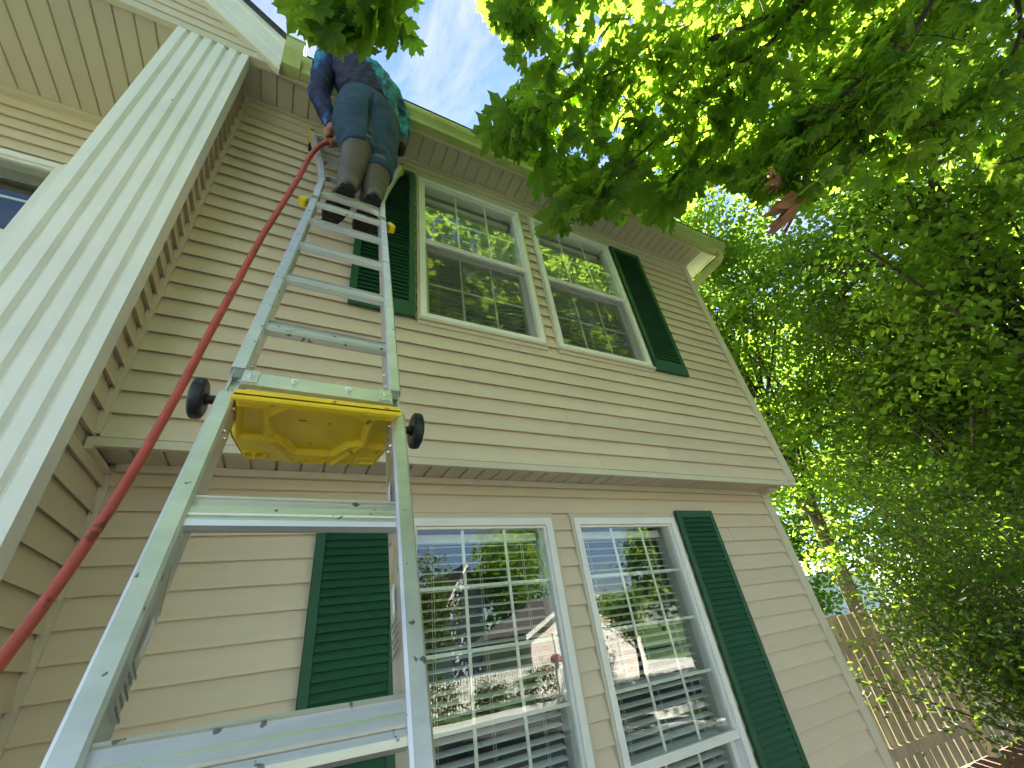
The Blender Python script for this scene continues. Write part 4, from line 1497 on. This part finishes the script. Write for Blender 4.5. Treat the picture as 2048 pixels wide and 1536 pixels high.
def mesh_np(name, V, F, material, tint=None, vein=None, smooth=False):
    me = bpy.data.meshes.new(name)
    nv, nf, k = len(V), len(F), F.shape[1]
    me.vertices.add(nv); me.vertices.foreach_set("co", V.astype(np.float32).ravel())
    me.loops.add(nf * k); me.loops.foreach_set("vertex_index", F.astype(np.int32).ravel())
    me.polygons.add(nf)
    me.polygons.foreach_set("loop_start", np.arange(0, nf * k, k, dtype=np.int32))
    me.polygons.foreach_set("loop_total", np.full(nf, k, dtype=np.int32))
    me.materials.append(MATS[material])
    if smooth: me.polygons.foreach_set("use_smooth", np.ones(nf, bool))
    me.update(calc_edges=True)
    if tint is not None:
        at_ = me.attributes.new("tint", 'FLOAT', 'POINT'); at_.data.foreach_set("value", tint.astype(np.float32))
    if vein is not None:
        at_ = me.attributes.new("vein", 'FLOAT', 'POINT'); at_.data.foreach_set("value", vein.astype(np.float32))
    return me


def maple_cloud(name, base, tip, nor, size, material, parent, kind=None):
    n = len(base)
    x, t, nn = frames(tip, nor)
    Vs, Fs, Ts, Ve = [], [], [], []
    off = 0
    tint = rng.random(n)
    ti = rng.integers(0, len(TEMPL), n)
    for q, (V, F, d) in enumerate(TEMPL):
        s = np.where(ti == q)[0]
        if len(s) == 0: continue
        P = base[s][:, None, :] + size[s][:, None, None] * (V[None, :, 0, None] * x[s][:, None, :] + V[None, :, 1, None] * t[s][:, None, :] + V[None, :, 2, None] * nn[s][:, None, :])
        m_ = len(V)
        Vs.append(P.reshape(-1, 3))
        Fs.append((F[None] + (np.arange(len(s)) * m_)[:, None, None]).reshape(-1, 3) + off)
        Ts.append(np.repeat(tint[s], m_)); Ve.append(np.tile(d, len(s)))
        off += len(s) * m_
    me = mesh_np(name, np.vstack(Vs), np.vstack(Fs), material, np.concatenate(Ts), np.concatenate(Ve), True)
    o = link(name, me, parent)
    if kind: o['kind'] = kind
    return o


def small_leaf_cloud(name, base, tip, nor, size, material, parent, kind="stuff", aspect=0.62):
    n = len(base)
    x, t, nn = frames(tip, nor)
    V = np.array([[0, 0, 0], [-0.5 * aspect, 0.33, 0.10], [-0.36 * aspect, 0.74, 0.06], [0, 1.0, -0.06], [0.36 * aspect, 0.74, 0.06], [0.5 * aspect, 0.33, 0.10]])
    F = np.array([[0, 3, 2, 1], [0, 5, 4, 3]])
    P = base[:, None, :] + size[:, None, None] * (V[None, :, 0, None] * x[:, None, :] + V[None, :, 1, None] * t[:, None, :] + V[None, :, 2, None] * nn[:, None, :])
    Fs = (F[None] + (np.arange(n) * 6)[:, None, None]).reshape(-1, 4)
    me = mesh_np(name, P.reshape(-1, 3), Fs, material, np.repeat(rng.random(n), 6))
    o = link(name, me, parent)
    if kind: o['kind'] = kind
    return o


def leaf_dirs(n, down=0.5, nup=0.8):
    a_ = rng.random(n) * 2 * np.pi
    tip = np.column_stack([np.cos(a_), np.sin(a_), -down + rng.normal(0, 0.35, n)])
    nor = np.column_stack([rng.normal(0, 0.55, n), rng.normal(0, 0.55, n), np.full(n, nup)])
    return tip, nor


# ------------------------------------------------------------------ overhanging maple
maple = thing("maple_tree", "maple tree whose leafy boughs hang over the roof from the upper right", "tree", (0, 0, 0))
tk = MB()
tk.tube(smooth_path([Vector((8.7, -4.9, -0.1)), Vector((8.6, -4.8, 1.2)), Vector((8.4, -4.7, 2.6)), Vector((7.6, -4.3, 4.4)), Vector((6.3, -3.9, 6.4)), Vector((5.4, -3.6, 8.6))], 4), [0.28 - 0.007 * i for i in range(21)], 14)
tk.build("trunk", "bark", maple)
# measured courses of the near boughs: image position and distance
BR = [
    [((1900, -230), 3.1), ((1760, -95), 2.85), ((1600, 6), 2.60), ((1516, 42), 2.50), ((1438, 72), 2.42), ((1331, 108), 2.34), ((1214, 151), 2.27), ((1085, 219), 2.22), ((1020, 262), 2.20)],
    [((1600, 6), 2.60), ((1533, 90), 2.50), ((1477, 130), 2.45), ((1404, 196), 2.40), ((1292, 297), 2.36), ((1210, 360), 2.36), ((1152, 404), 2.38)],
    [((1990, -160), 2.6), ((1853, 0), 2.35), ((1813, 56), 2.25), ((1740, 140), 2.15), ((1657, 219), 2.1), ((1572, 314), 2.08), ((1500, 375), 2.1)],
    [((1900, -60), 2.1), ((1830, 62), 1.95), ((1774, 157), 1.9), ((1700, 215), 1.92), ((1600, 225), 1.98)],
    [((1760, -95), 2.85), ((1500, -80), 2.5), ((1300, -60), 2.3), ((1120, -30), 2.2), ((1020, 30), 2.15)],
    [((1300, -60), 2.3), ((1100, -160), 2.0), ((930, -140), 1.85), ((820, -80), 1.78), ((740, -30), 1.74), ((690, 20), 1.72), ((660, 50), 1.72)],
    [((820, -80), 1.78), ((790, -10), 1.76), ((795, 40), 1.75)],
    [((740, -30), 1.74), ((650, -40), 1.72), ((600, 10), 1.72)],
    [((1438, 72), 2.42), ((1400, 110), 2.40), ((1330, 190), 2.36), ((1230, 240), 2.35)],
    [((1740, 140), 2.15), ((1690, 270), 2.1), ((1620, 330), 2.08), ((1600, 370), 2.05)],
    [((1990, -160), 2.6), ((2040, 60), 2.2), ((1960, 190), 2.1), ((1880, 260), 2.1), ((1800, 280), 2.15)],
    [((1533, 90), 2.50), ((1490, 180), 2.5), ((1460, 280), 2.5), ((1390, 370), 2.5), ((1330, 400), 2.52)],
    [((2040, 60), 2.2), ((2150, 200), 2.1), ((2080, 300), 2.1), ((1980, 330), 2.15)],
]
for mul, ox, oy in ((1.32, 30, -14), (1.75, -15, 16)):
    for q_ in (0, 1, 2, 4, 9, 11, 12):
        jx, jy = rng.normal(0, 16, 2)
        BR.append([((c[0] + ox + jx, c[1] + oy + jy), d_ * mul * (1 + rng.normal(0, .01))) for c, d_ in BR[q_]])
BR += [[((1330, 150), 2.9), ((1230, 215), 2.9), ((1160, 262), 2.9), ((1085, 300), 2.92)],
       [((1420, 260), 2.8), ((1300, 300), 2.8), ((1200, 300), 2.8), ((1130, 310), 2.8)],
       [((1800, 230), 3.0), ((1660, 290), 2.95), ((1540, 330), 2.9), ((1430, 345), 2.9), ((1370, 345), 2.9)],
       [((1700, 150), 3.2), ((1560, 240), 3.1), ((1450, 300), 3.05), ((1380, 335), 3.0)],
       [((1150, 60), 3.2), ((1090, 150), 3.1), ((1060, 220), 3.05), ((1040, 250), 3.0)]]
paths = []
rad0 = [0.020, 0.014, 0.019, 0.015, 0.013, 0.010, 0.005, 0.005, 0.008, 0.008, 0.013, 0.009, 0.010] + [0.011] * 14 + [0.006] * 5
for br, r0 in zip(BR, rad0):
    pts = [at(q[0], q[1], d) for q, d in br]
    pp = smooth_path(pts, 5)
    jj = [p + Vector(rng.normal(0, 0.004, 3)) for p in pp]
    jj[0] = pp[0]
    n = len(jj)
    bb = MB().tube(jj, [r0 * (1 - 0.78 * i / (n - 1)) for i in range(n)], 8)
    bb.build("branch", "twig", maple)
    paths.append(np.array([list(p) for p in jj]))
# heavy limb from the trunk to the boughs
st = [p[0] for p in (paths[0], paths[2], paths[3])]
for q in st:
    q = Vector(q)
    MB().tube(smooth_path([Vector((7.1, -4.15, 5.2)), Vector((5.6, -3.6, 5.7)).lerp(q, 0.35) + Vector((0, 0, 0.25)), q.lerp(Vector((4.5, -3.2, 5.3)), 0.25), q], 5), [0.085 - 0.0042 * i for i in range(16)], 8).build("limb", "bark", maple)

allp = np.vstack(paths)
# twigs off the boughs; leaves in opposite pairs along them
POLY_B = [(925, -700), (930, -10), (968, 55), (1000, 90), (1030, 150), (1000, 175), (990, 205), (995, 245), (962, 285), (975, 318), (1030, 330), (1075, 330), (1095, 400), (1088, 460), (1120, 500), (1150, 470), (1190, 425), (1235, 462), (1285, 440), (1330, 468), (1362, 415), (1430, 375), (1500, 420), (1560, 400), (1600, 440), (1680, 380), (1760, 390), (1850, 345), (1950, 360), (2060, 390), (2600, 500), (2600, -700)]
POLY_A = [(555, -700), (562, 55), (598, 78), (640, 112), (668, 132), (705, 122), (742, 140), (772, 132), (838, 128), (838, 60), (800, 55), (850, 10), (870, -40), (880, -700)]
tw = MB()
LB, LT_, LN, LS = [], [], [], []


def add_leaf(base, tip, nor, size, petiole_from=None):
    LB.append(base); LT_.append(tip); LN.append(nor); LS.append(size)
    if petiole_from is not None:
        tw.tube([petiole_from, (Vector(petiole_from) + Vector(base)) / 2 + Vector((0, 0, 0.006)), base], [0.0016, 0.0012, 0.0012], 5, cap=False)


def ok_leaf(p, tip, size, polyset):
    pts = np.array([p, p + tip * size, p + tip * size * 0.5])
    u, v, w = proj(pts)
    if (w < 0.6).any(): return False
    r = np.zeros(3, bool)
    for po in polyset: r |= in_poly(u, v, po)
    return r.all()


SHY = np.array([-0.30, 0.62, -0.30])       # the way the blades droop: out from the trunk, down
for pi_, P in enumerate(paths):
    n = len(P)
    seglen = np.linalg.norm(np.diff(P, axis=0), axis=1).sum()
    ntw = int(seglen / (0.058 if pi_ < 13 else 0.074))
    for k in range(ntw):
        f = (k + rng.random()) / ntw
        if f < 0.06: continue
        i = min(n - 2, int(f * (n - 1)))
        p = P[i] + (P[i + 1] - P[i]) * rng.random()
        d = P[i + 1] - P[i]; d /= np.linalg.norm(d) + 1e-9
        side = rng.normal(0, 1, 3); side -= d * side.dot(d); side /= np.linalg.norm(side)
        L = rng.uniform(0.10, 0.34)
        dr = d * rng.uniform(0.2, 0.9) + side * rng.uniform(0.5, 1.0) + np.array([0, 0, -0.15]); dr /= np.linalg.norm(dr)
        q = [p]
        ns = max(2, int(L / 0.05))
        for s in range(ns):
            dr = dr + rng.normal(0, 0.12, 3) + np.array([0, 0, -0.05]); dr /= np.linalg.norm(dr)
            q.append(q[-1] + dr * L / ns)
        added = 0
        for s in range(1, len(q)):
            for sg in (-1, 1):
                if rng.random() < 0.28: continue
                sv = np.cross(dr, rng.normal(0, 1, 3)); sv /= np.linalg.norm(sv) + 1e-9
                pb = q[s] + (sv * sg + np.array([0, 0, 0.15])) * rng.uniform(0.03, 0.075)
                tip = SHY + dr * 0.5 + sv * sg * 0.45 + rng.normal(0, 0.28, 3); tip /= np.linalg.norm(tip)
                nor = np.array([rng.normal(0.05, 0.36), rng.normal(-0.30, 0.36), 1.0])
                size = rng.uniform(0.066, 0.112) * (1.0 if pi_ not in (5, 6, 7) else 1.05)
                if ok_leaf(pb, tip, size, (POLY_A, POLY_B)):
                    add_leaf(pb, tip, nor, size, q[s]); added += 1
        if added:
            u_, v_, w_ = proj(np.array(q))
            if (in_poly(u_, v_, POLY_A) | in_poly(u_, v_, POLY_B)).all():
                tw.tube([Vector(x) for x in q], [0.0030 - 0.0018 * s / (len(q) - 1) for s in range(len(q))], 5)
# the lone leaf against the sky
pb = np.array(at(792, 54, 1.74)); add_leaf(pb, np.array(at(800, 124, 1.70)) - pb, np.array([0.1, -0.3, 1.0]), 0.150, np.array(at(797, 30, 1.75)))
for (u0, v0, u1, v1) in ((690, 62, 712, 128), (655, 48, 640, 110), (745, 55, 752, 118), (700, 20, 690, 92), (628, 28, 617, 92), (595, 10, 580, 62), (770, 8, 788, 66), (660, -30, 655, 55), (720, -20, 735, 66), (810, -20, 838, 26)):
    d_ = rng.uniform(1.66, 1.78)
    pb = np.array(at(u0, v0, d_)); tp = np.array(at(u1, v1, d_ - 0.02)) - pb
    add_leaf(pb, tp, np.array([rng.normal(0, .2), rng.normal(-.2, .2), 1.0]), np.linalg.norm(tp) * 1.12, np.array(at(u0 + 6, v0 - 22, d_)))
# dense edge leaves low over the gutter and right of the sky
for (u0, v0, u1, v1, d_) in ((1120, 410, 1118, 482, 2.36), (1150, 380, 1142, 450, 2.36), (1080, 330, 1098, 392, 2.3), (1330, 390, 1325, 455, 2.4), (1280, 370, 1272, 432, 2.42), (1215, 380, 1232, 450, 2.4), (1015, 215, 990, 270, 2.2), (1030, 175, 1003, 195, 2.2), (1045, 250, 1050, 300, 2.2), (985, 252, 968, 305, 2.2), (1380, 330, 1375, 395, 2.4), (1180, 340, 1190, 412, 2.4)):
    pb = np.array(at(u0, v0, d_)); tp = np.array(at(u1, v1, d_ - 0.02)) - pb
    add_leaf(pb, tp, np.array([rng.normal(0, .3), rng.normal(-.2, .3), 1.0]), max(0.10, np.linalg.norm(tp) * 1.15), None)
LB = np.array([list(p) for p in LB]); LT_ = np.array([list(p) for p in LT_]); LN = np.array([list(p) for p in LN]); LS = np.array(LS)
tw.build("twigs", "twig", maple)['kind'] = "stuff"
uu, vv, ww_ = proj(LB)
score = LS / ww_ - 10 * ((uu < -50) | (uu > 2100) | (vv < -60) | (vv > 1600))
order = np.argsort(-score)
near = order[:290]; rest = order[290:]
print("maple leaves near boughs", len(LB))
xx_, tt_, nn_ = frames(LT_, LN)
leaf_me = []
for V, F, d in TEMPL:
    for tv in (0.1, 0.5, 0.9):
        leaf_me.append(mesh_np("leaf", V, F, "leaf_maple", np.full(len(V), tv), d, True))
for i in near:
    o = link("leaf", leaf_me[rng.integers(0, len(leaf_me))], maple)
    s = LS[i]
    o.matrix_local = Matrix(((xx_[i][0] * s, tt_[i][0] * s, nn_[i][0] * s, LB[i][0]), (xx_[i][1] * s, tt_[i][1] * s, nn_[i][1] * s, LB[i][1]), (xx_[i][2] * s, tt_[i][2] * s, nn_[i][2] * s, LB[i][2]), (0, 0, 0, 1)))
maple_cloud("leaves", LB[rest], LT_[rest], LN[rest], LS[rest], "leaf_maple", maple, "stuff")

# higher, farther foliage of the same tree, lit by the sun
SKYHOLE = [(560, -200), (560, 200), (980, 330), (1060, 330), (1100, 260), (1040, 190), (1040, 140), (985, 60), (935, -20), (930, -200)]


def crown_points(center, radii, n, clumps, spread):
    c = rng.normal(0, 1, (clumps, 3)); c /= np.linalg.norm(c, axis=1)[:, None]
    c *= (rng.random(clumps) ** 0.45)[:, None]
    c = c * np.array(radii) + np.array(center)
    k = rng.integers(0, clumps, n)
    return c[k] + rng.normal(0, 1, (n, 3)) * np.array([spread, spread, spread * 0.55]), c


P, cl = crown_points((4.3, -2.4, 6.9), (3.4, 2.1, 2.6), 6500, 190, 0.30)
u_, v_, w_ = proj(P)
keep = (w_ > 2.6) & (in_poly(u_, v_, POLY_B) | (u_ > 2100) | (v_ < -250) | (w_ < 0))
P = P[keep]
tip, nor = leaf_dirs(len(P), 0.5, 0.9)
maple_cloud("foliage", P, tip, nor, rng.uniform(0.075, 0.12, len(P)), "leaf_maple", maple, "stuff")
P_bounce, cl2 = crown_points((2.4, -4.3, 6.3), (4.4, 1.7, 2.6), 16000, 200, 0.34)  # mostly unseen leaf mass in front of the house, added to bounce green onto it
u_, v_, w_ = proj(P_bounce)
keep = (w_ < 0.3) | (v_ < -420) | (u_ > 2500) | (in_poly(u_, v_, POLY_B) & (w_ > 2.6))
P_bounce = P_bounce[keep & (P_bounce[:, 2] > 3.9)]
tip, nor = leaf_dirs(len(P_bounce), 0.6, 0.5)
nor[:, 1] += 0.7
maple_cloud("foliage", P_bounce, tip, nor, rng.uniform(0.10, 0.16, len(P_bounce)), "leaf_maple", maple, "stuff")
lim = MB()
for c in cl[:70]:
    u1, v1, w1 = proj(c[None])
    if in_poly(u1, v1, SKYHOLE)[0] or not (in_poly(u1, v1, POLY_B)[0] or w1[0] < 0 or v1[0] < -250 or u1[0] > 2100): continue
    a_ = Vector((6.3, -3.9, 6.4)); c = Vector(c)
    lim.tube([a_, a_.lerp(c, 0.5) + Vector((0, 0, 0.2)), c], [0.03, 0.016, 0.004], 6)
lim.build("branches", "twig", maple)['kind'] = "stuff"

# dead brown leaves caught in the twigs
dl = thing("dead_leaf_cluster", "brown dried maple leaves hanging among the green ones", "leaves", (0, 0, 0))
for (u0, v0, u1, v1, sz, d_) in ((1592, 385, 1628, 455, 1.25, 1.98), (1600, 392, 1592, 440, 1.15, 1.97), (1545, 335, 1520, 345, 1.0, 2.0), (1560, 350, 1578, 392, 1.0, 1.99), (1610, 395, 1600, 420, 1.1, 1.96)):
    pb = np.array(at(u0, v0, d_)); tp = np.array(at(u1, v1, d_)) - pb
    s = np.linalg.norm(tp) * sz * 0.72
    V, F, d = leaf_template(1.1, 0.5)
    x_, t_, n_ = frames(tp[None], np.array([[0.5 + rng.normal(0, .4), -0.7, 0.3 + rng.normal(0, .3)]]))
    W = pb + s * (V[:, :1] * x_ * 0.7 + V[:, 1:2] * t_ + V[:, 2:] * n_)
    link("leaf", mesh_np("leaf", W, F, "brown_leaf", smooth=True), dl)


# ------------------------------------------------------------------ background trees
def tree(name, label, base, crown_c, radii, n, clumps, spread, size, material, trunk_r=0.16, limbs=14, group="trees behind the fence", bark="bark", cull=True, down=0.4, nup=0.6):
    t = thing(name, label, "tree", base, group)
    t.location = (0, 0, 0)
    B_ = Vector(base); Cc = Vector(crown_c)
    tr = MB()
    top = Cc + Vector((0, 0, radii[2] * 0.5))
    mid = B_.lerp(top, 0.5) + Vector((rng.normal(0, 0.15), rng.normal(0, 0.15), 0))
    tp = smooth_path([B_, B_.lerp(mid, .5) + Vector((0.05, 0, 0)), mid, mid.lerp(top, .5), top], 4)
    tr.tube(tp, [trunk_r * (1 - 0.85 * i / (len(tp) - 1)) for i in range(len(tp))], 10)
    tr.build("trunk", bark, t)
    P, cl = crown_points(crown_c, radii, n, clumps, spread)
    if cull: P = P[P[:, 2] > 0.15]
    lm = MB()
    for c in cl[:limbs]:
        c = Vector(c)
        a_ = tp[int(len(tp) * rng.uniform(0.3, 0.85))]
        mm_ = a_.lerp(c, 0.5) + Vector((0, 0, -0.1))
        lm.tube(smooth_path([a_, mm_, c], 3), [trunk_r * 0.28 * (1 - 0.8 * i / 6) for i in range(7)], 6)
    lm.build("limbs", bark, t)['kind'] = "stuff"
    tip, nor = leaf_dirs(len(P), down, nup)
    small_leaf_cloud("crown", P, tip, nor, rng.uniform(size * 0.7, size * 1.25, len(P)), material, t, aspect=0.8)
    return t


tree("broadleaf_tree", "tall bright green tree rising just past the right end of the roof", (9.9, 2.9, 0), (8.6, 2.1, 6.8), (2.6, 2.2, 4.8), 46000, 260, 0.24, 0.085, "leaf_far", 0.15, 40)
tree("broadleaf_tree", "large dark limbed tree at the right edge behind the maple boughs", (8.6, -1.6, 0), (8.2, -1.4, 5.8), (2.4, 2.0, 4.2), 34000, 230, 0.24, 0.080, "leaf_far", 0.19, 60)
tree("broadleaf_tree", "lower spreading tree above the middle of the wooden fence", (9.0, -0.2, 0), (8.7, -0.1, 3.9), (2.0, 1.5, 2.2), 19000, 150, 0.22, 0.075, "leaf_dark", 0.12, 50)
tree("distant_tree", "pale hazy tree seen low beside the lower house corner", (17.5, 9.5, 0), (17.5, 9.5, 4.0), (3.6, 3.2, 3.6), 14000, 110, 0.42, 0.14, "leaf_far", 0.2, 20)
tree("distant_tree", "far tree closing the gap behind the spreading tree", (19, 4.5, 0), (19, 4.5, 6.5), (4.4, 4.4, 6.0), 22000, 150, 0.5, 0.17, "leaf_far", 0.25, 20)
tree("distant_tree", "far tree at the right edge behind the dark limbed one", (16, -1.5, 0), (16, -1.5, 6.0), (4.4, 4.2, 5.8), 22000, 150, 0.5, 0.16, "leaf_dark", 0.25, 20)
tree("distant_tree", "low far tree seen between the shrub and the dark limbed tree", (18, 1.6, 0), (18, 1.6, 3.6), (3.6, 3.2, 3.8), 18000, 120, 0.45, 0.16, "leaf_far", 0.25, 20)
tree("distant_tree", "far tree low in the corner behind the leggy shrub", (15, -5.0, 0), (15, -5.0, 4.4), (3.8, 3.6, 4.4), 18000, 120, 0.45, 0.15, "leaf_dark", 0.25, 20)
tree("distant_tree", "tall tree standing far behind the roof end", (21, 12.5, 0), (21, 12.5, 8.0), (4.0, 3.6, 5.4), 16000, 120, 0.5, 0.18, "leaf_far", 0.25, 20)

# shrub with leaning stems, bottom right
shr = thing("shrub", "tall leggy shrub with dark leaning stems in front of the wooden fence", "shrub", (0, 0, 0))
SB = Vector((6.55, -0.45, 0.0))
P_all = []
for k in range(46):
    base = SB + Vector((rng.normal(0, 0.10), rng.normal(0, 0.12), 0))
    ln = rng.uniform(1.6, 3.1)
    d = Vector((rng.normal(-0.10, 0.34), rng.normal(0.28, 0.26), 1.0)).normalized()
    pts = [base]
    for s in range(7):
        d = (d + Vector((rng.normal(0, 0.05), rng.normal(0.02, 0.05), -0.035))).normalized()
        pts.append(pts[-1] + d * ln / 7)
    MB().tube(smooth_path(pts, 2), [0.013 - 0.0007 * i for i in range(15)], 6).build("stem", "twig", shr)
    pa = np.array([list(p) for p in pts])
    for s in range(3, 8):
        m_ = int(rng.integers(60, 110))
        P_all.append(pa[s] + rng.normal(0, 1, (m_, 3)) * np.array([0.17, 0.17, 0.11]))
P = np.vstack(P_all)
P = P[P[:, 1] < 1.0]
tip, nor = leaf_dirs(len(P), 0.35, 0.6)
small_leaf_cloud("foliage", P, tip, nor, rng.uniform(0.035, 0.065, len(P)), "leaf_dark", shr, aspect=0.5)

# ================================================================== FENCE
fence = thing("wooden_fence", "weathered vertical board fence with sunlit gaps running right from the house", "fence", (0, 0, 0))
fd = Vector((1, -0.12, 0)).normalized(); fn = Vector((0.12, 1, 0)).normalized()
F0 = Vector((4.46, 1.56, 0))
FM = Matrix(((fd.x, fn.x, 0, F0.x), (fd.y, fn.y, 0, F0.y), (0, 0, 1, 0), (0, 0, 0, 1)))
x = 0.0
k = 0
while x < 6.5:
    w = 0.128 + rng.uniform(-0.008, 0.008)
    gap = 0.012 + max(0, rng.normal(0.004, 0.006))
    if k == 5: gap = 0.045
    h = 1.50 + rng.uniform(-0.015, 0.015)
    lean = rng.normal(0, 0.004)
    Mx = FM @ Matrix.Translation((x, 0, 0)) @ Matrix.Rotation(lean, 4, 'Y')
    MB().box(0, w, 0.0, 0.017, 0.04, h, Mx).build("fence_board", "wood", fence)
    x += w + gap
    k += 1
for (za, zb) in ((0.26, 0.35), (1.17, 1.26)):
    MB().box(0, 0.88, -0.040, -0.002, za, zb, FM).build("fence_rail", "wood", fence)
    MB().box(0.99, 6.5, -0.040, -0.002, za, zb, FM).build("fence_rail", "wood", fence)
for xx in (0.885, 3.3, 5.7):
    MB().box(xx, xx + 0.09, -0.092, -0.003, 0, 1.52, FM).build("fence_post", "wood", fence)
MB().box(0.70, 0.78, -0.048, -0.041, 0.9, 0.93, FM).build("latch", "alu_dark", fence)

# ================================================================== ACROSS THE STREET (seen only in the glass)
ng = thing("garage_house", "pinkish gabled garage across the street mirrored in the downstairs windows", "house")


def gable_house(t, x0, x1, y0, y1, zw, zr, m_, mr):
    MB().box(x0, x1, y0, y1, 0, zw).build("wall", m_, t)
    xm = (x0 + x1) / 2
    MB().extr([(x0, y1, zw), (x1, y1, zw), (xm, y1, zr)], Vector((0, -0.2, 0))).build("gable_wall", m_, t)
    ov = 0.35
    sl_ = (zr - zw) / ((x1 - x0) / 2)
    MB().extr([(x0 - ov, y1 + 0.3, zw - ov * sl_), (xm, y1 + 0.3, zr), (x1 + ov, y1 + 0.3, zw - ov * sl_), (x1 + ov, y1 + 0.3, zw - ov * sl_ + 0.18), (xm, y1 + 0.3, zr + 0.18), (x0 - ov, y1 + 0.3, zw - ov * sl_ + 0.18)], Vector((0, y0 - y1 - 0.5, 0))).build("roof", mr, t)
    MB().extr([(x0 - ov, y1 + 0.32, zw - ov * sl_ - 0.05), (xm, y1 + 0.32, zr - 0.05), (x1 + ov, y1 + 0.32, zw - ov * sl_ - 0.05), (x1 + ov, y1 + 0.32, zw - ov * sl_ + 0.12), (xm, y1 + 0.32, zr + 0.12), (x0 - ov, y1 + 0.32, zw - ov * sl_ + 0.12)], Vector((0, -0.04, 0))).build("rake_board", "white_trim", t)


gable_house(ng, 9.8, 15.4, -19, -14.2, 1.95, 3.25, "neigh_pink", "roof_far")
for k in range(4):
    MB().box(11.0, 14.0, -14.22, -14.17, 0.05 + k * 0.42, 0.05 + k * 0.42 + 0.41).build("garage_panel", "neigh_door", ng)
MB().box(10.85, 10.98, -14.2, -14.15, 0, 1.76).box(14.02, 14.15, -14.2, -14.15, 0, 1.76).box(10.85, 14.15, -14.2, -14.15, 1.76, 1.86).build("door_trim", "white_trim", ng)
ng2 = thing("grey_house", "tall lavender grey house across the street mirrored in the left downstairs window", "house")
gable_house(ng2, 9.0, 10.9, -27, -21, 4.2, 5.7, "neigh_grey", "roof_far")
ng3 = thing("pale_house", "pale house beyond the fence glimpsed between the leaves", "house")
MB().box(21, 29, 11, 17, 0, 2.6).build("wall", "neigh_grey", ng3)
MB().extr([(20.6, 10.6, 2.6), (20.6, 17.4, 2.6), (20.6, 14, 4.2)], Vector((8.8, 0, 0))).build("roof", "white_trim", ng3)
pf = thing("picket_fence", "white picket fence across the street mirrored in the left downstairs window", "fence")
pkm = MB().extr([(0, 0, 0), (0.07, 0, 0), (0.07, 0, 0.85), (0.035, 0, 0.92), (0, 0, 0.85)], Vector((0, 0.02, 0))).mesh("picket", "white_trim")
for k in range(60):
    link("picket", pkm, pf, (3.6 + k * 0.10, -13.5, 0.05))
MB().box(3.5, 9.7, -13.53, -13.5, 0.3, 0.38).box(3.5, 9.7, -13.53, -13.5, 0.7, 0.78).build("fence_rail", "white_trim", pf)
for k, (cx, cy, r, lab) in enumerate(((5.4, -12.3, 0.75, "round clipped bush left of the picket fence across the street"), (7.3, -12.6, 0.55, "low bush by the picket fence across the street"), (8.9, -12.4, 0.7, "round bush beside the far driveway across the street"))):
    b_ = thing("bush", lab, "bush", (0, 0, 0), "bushes across the street")
    P, cl = crown_points((cx, cy, r * 0.8), (r, r, r * 0.8), 1500, 40, 0.16)
    tip, nor = leaf_dirs(len(P)); small_leaf_cloud("foliage", P, tip, nor, rng.uniform(0.06, 0.1, len(P)), "leaf_hedge", b_)
tree("street_tree", "tree between the houses across the street mirrored in the glass", (11.9, -19.6, 0), (11.9, -19.6, 5.2), (1.8, 1.8, 2.2), 5000, 60, 0.35, 0.16, "leaf_far", 0.15, 14, "trees across the street")
tree("street_tree", "tree left of the grey house across the street mirrored in the glass", (6.2, -16.5, 0), (6.0, -16.5, 3.4), (1.7, 1.6, 2.0), 5000, 60, 0.35, 0.14, "leaf_hedge", 0.14, 14, "trees across the street")
tree("street_tree", "small tree in front of the garage across the street mirrored in the glass", (13.2, -10.2 - 2.0, 0), (13.4, -12.4, 2.3), (1.3, 0.9, 1.0), 3500, 50, 0.22, 0.10, "leaf_far", 0.10, 14, "trees across the street")
for k, (tx, ty, rr_) in enumerate(((-4, -24, 5), (3, -30, 6), (18, -30, 6), (28, -22, 5))):
    tree("distant_tree", ("distant tree far behind the street on the left", "distant tree far behind the picket fence", "distant tree behind the pink garage", "distant tree beyond the far driveway")[k], (tx, ty, 0), (tx, ty, rr_), (rr_ * .8, rr_ * .8, rr_ * .8), 5000, 70, 0.7, 0.34, "leaf_far", 0.3, 10, "trees across the street")
mbx = thing("mailbox", "small red mailbox on a post by the far kerb mirrored in the glass", "mailbox")
MB().box(9.1, 9.2, -11.5, -11.4, 0, 1.0).build("post", "white_trim", mbx)
MB().extr([(9.05, -11.65, 1.0), (9.25, -11.65, 1.0), (9.25, -11.65, 1.15), (9.15, -11.65, 1.22), (9.05, -11.65, 1.15)], Vector((0, 0.4, 0))).build("box", "mailbox_paint", mbx)
print("objects", len(bpy.data.objects))
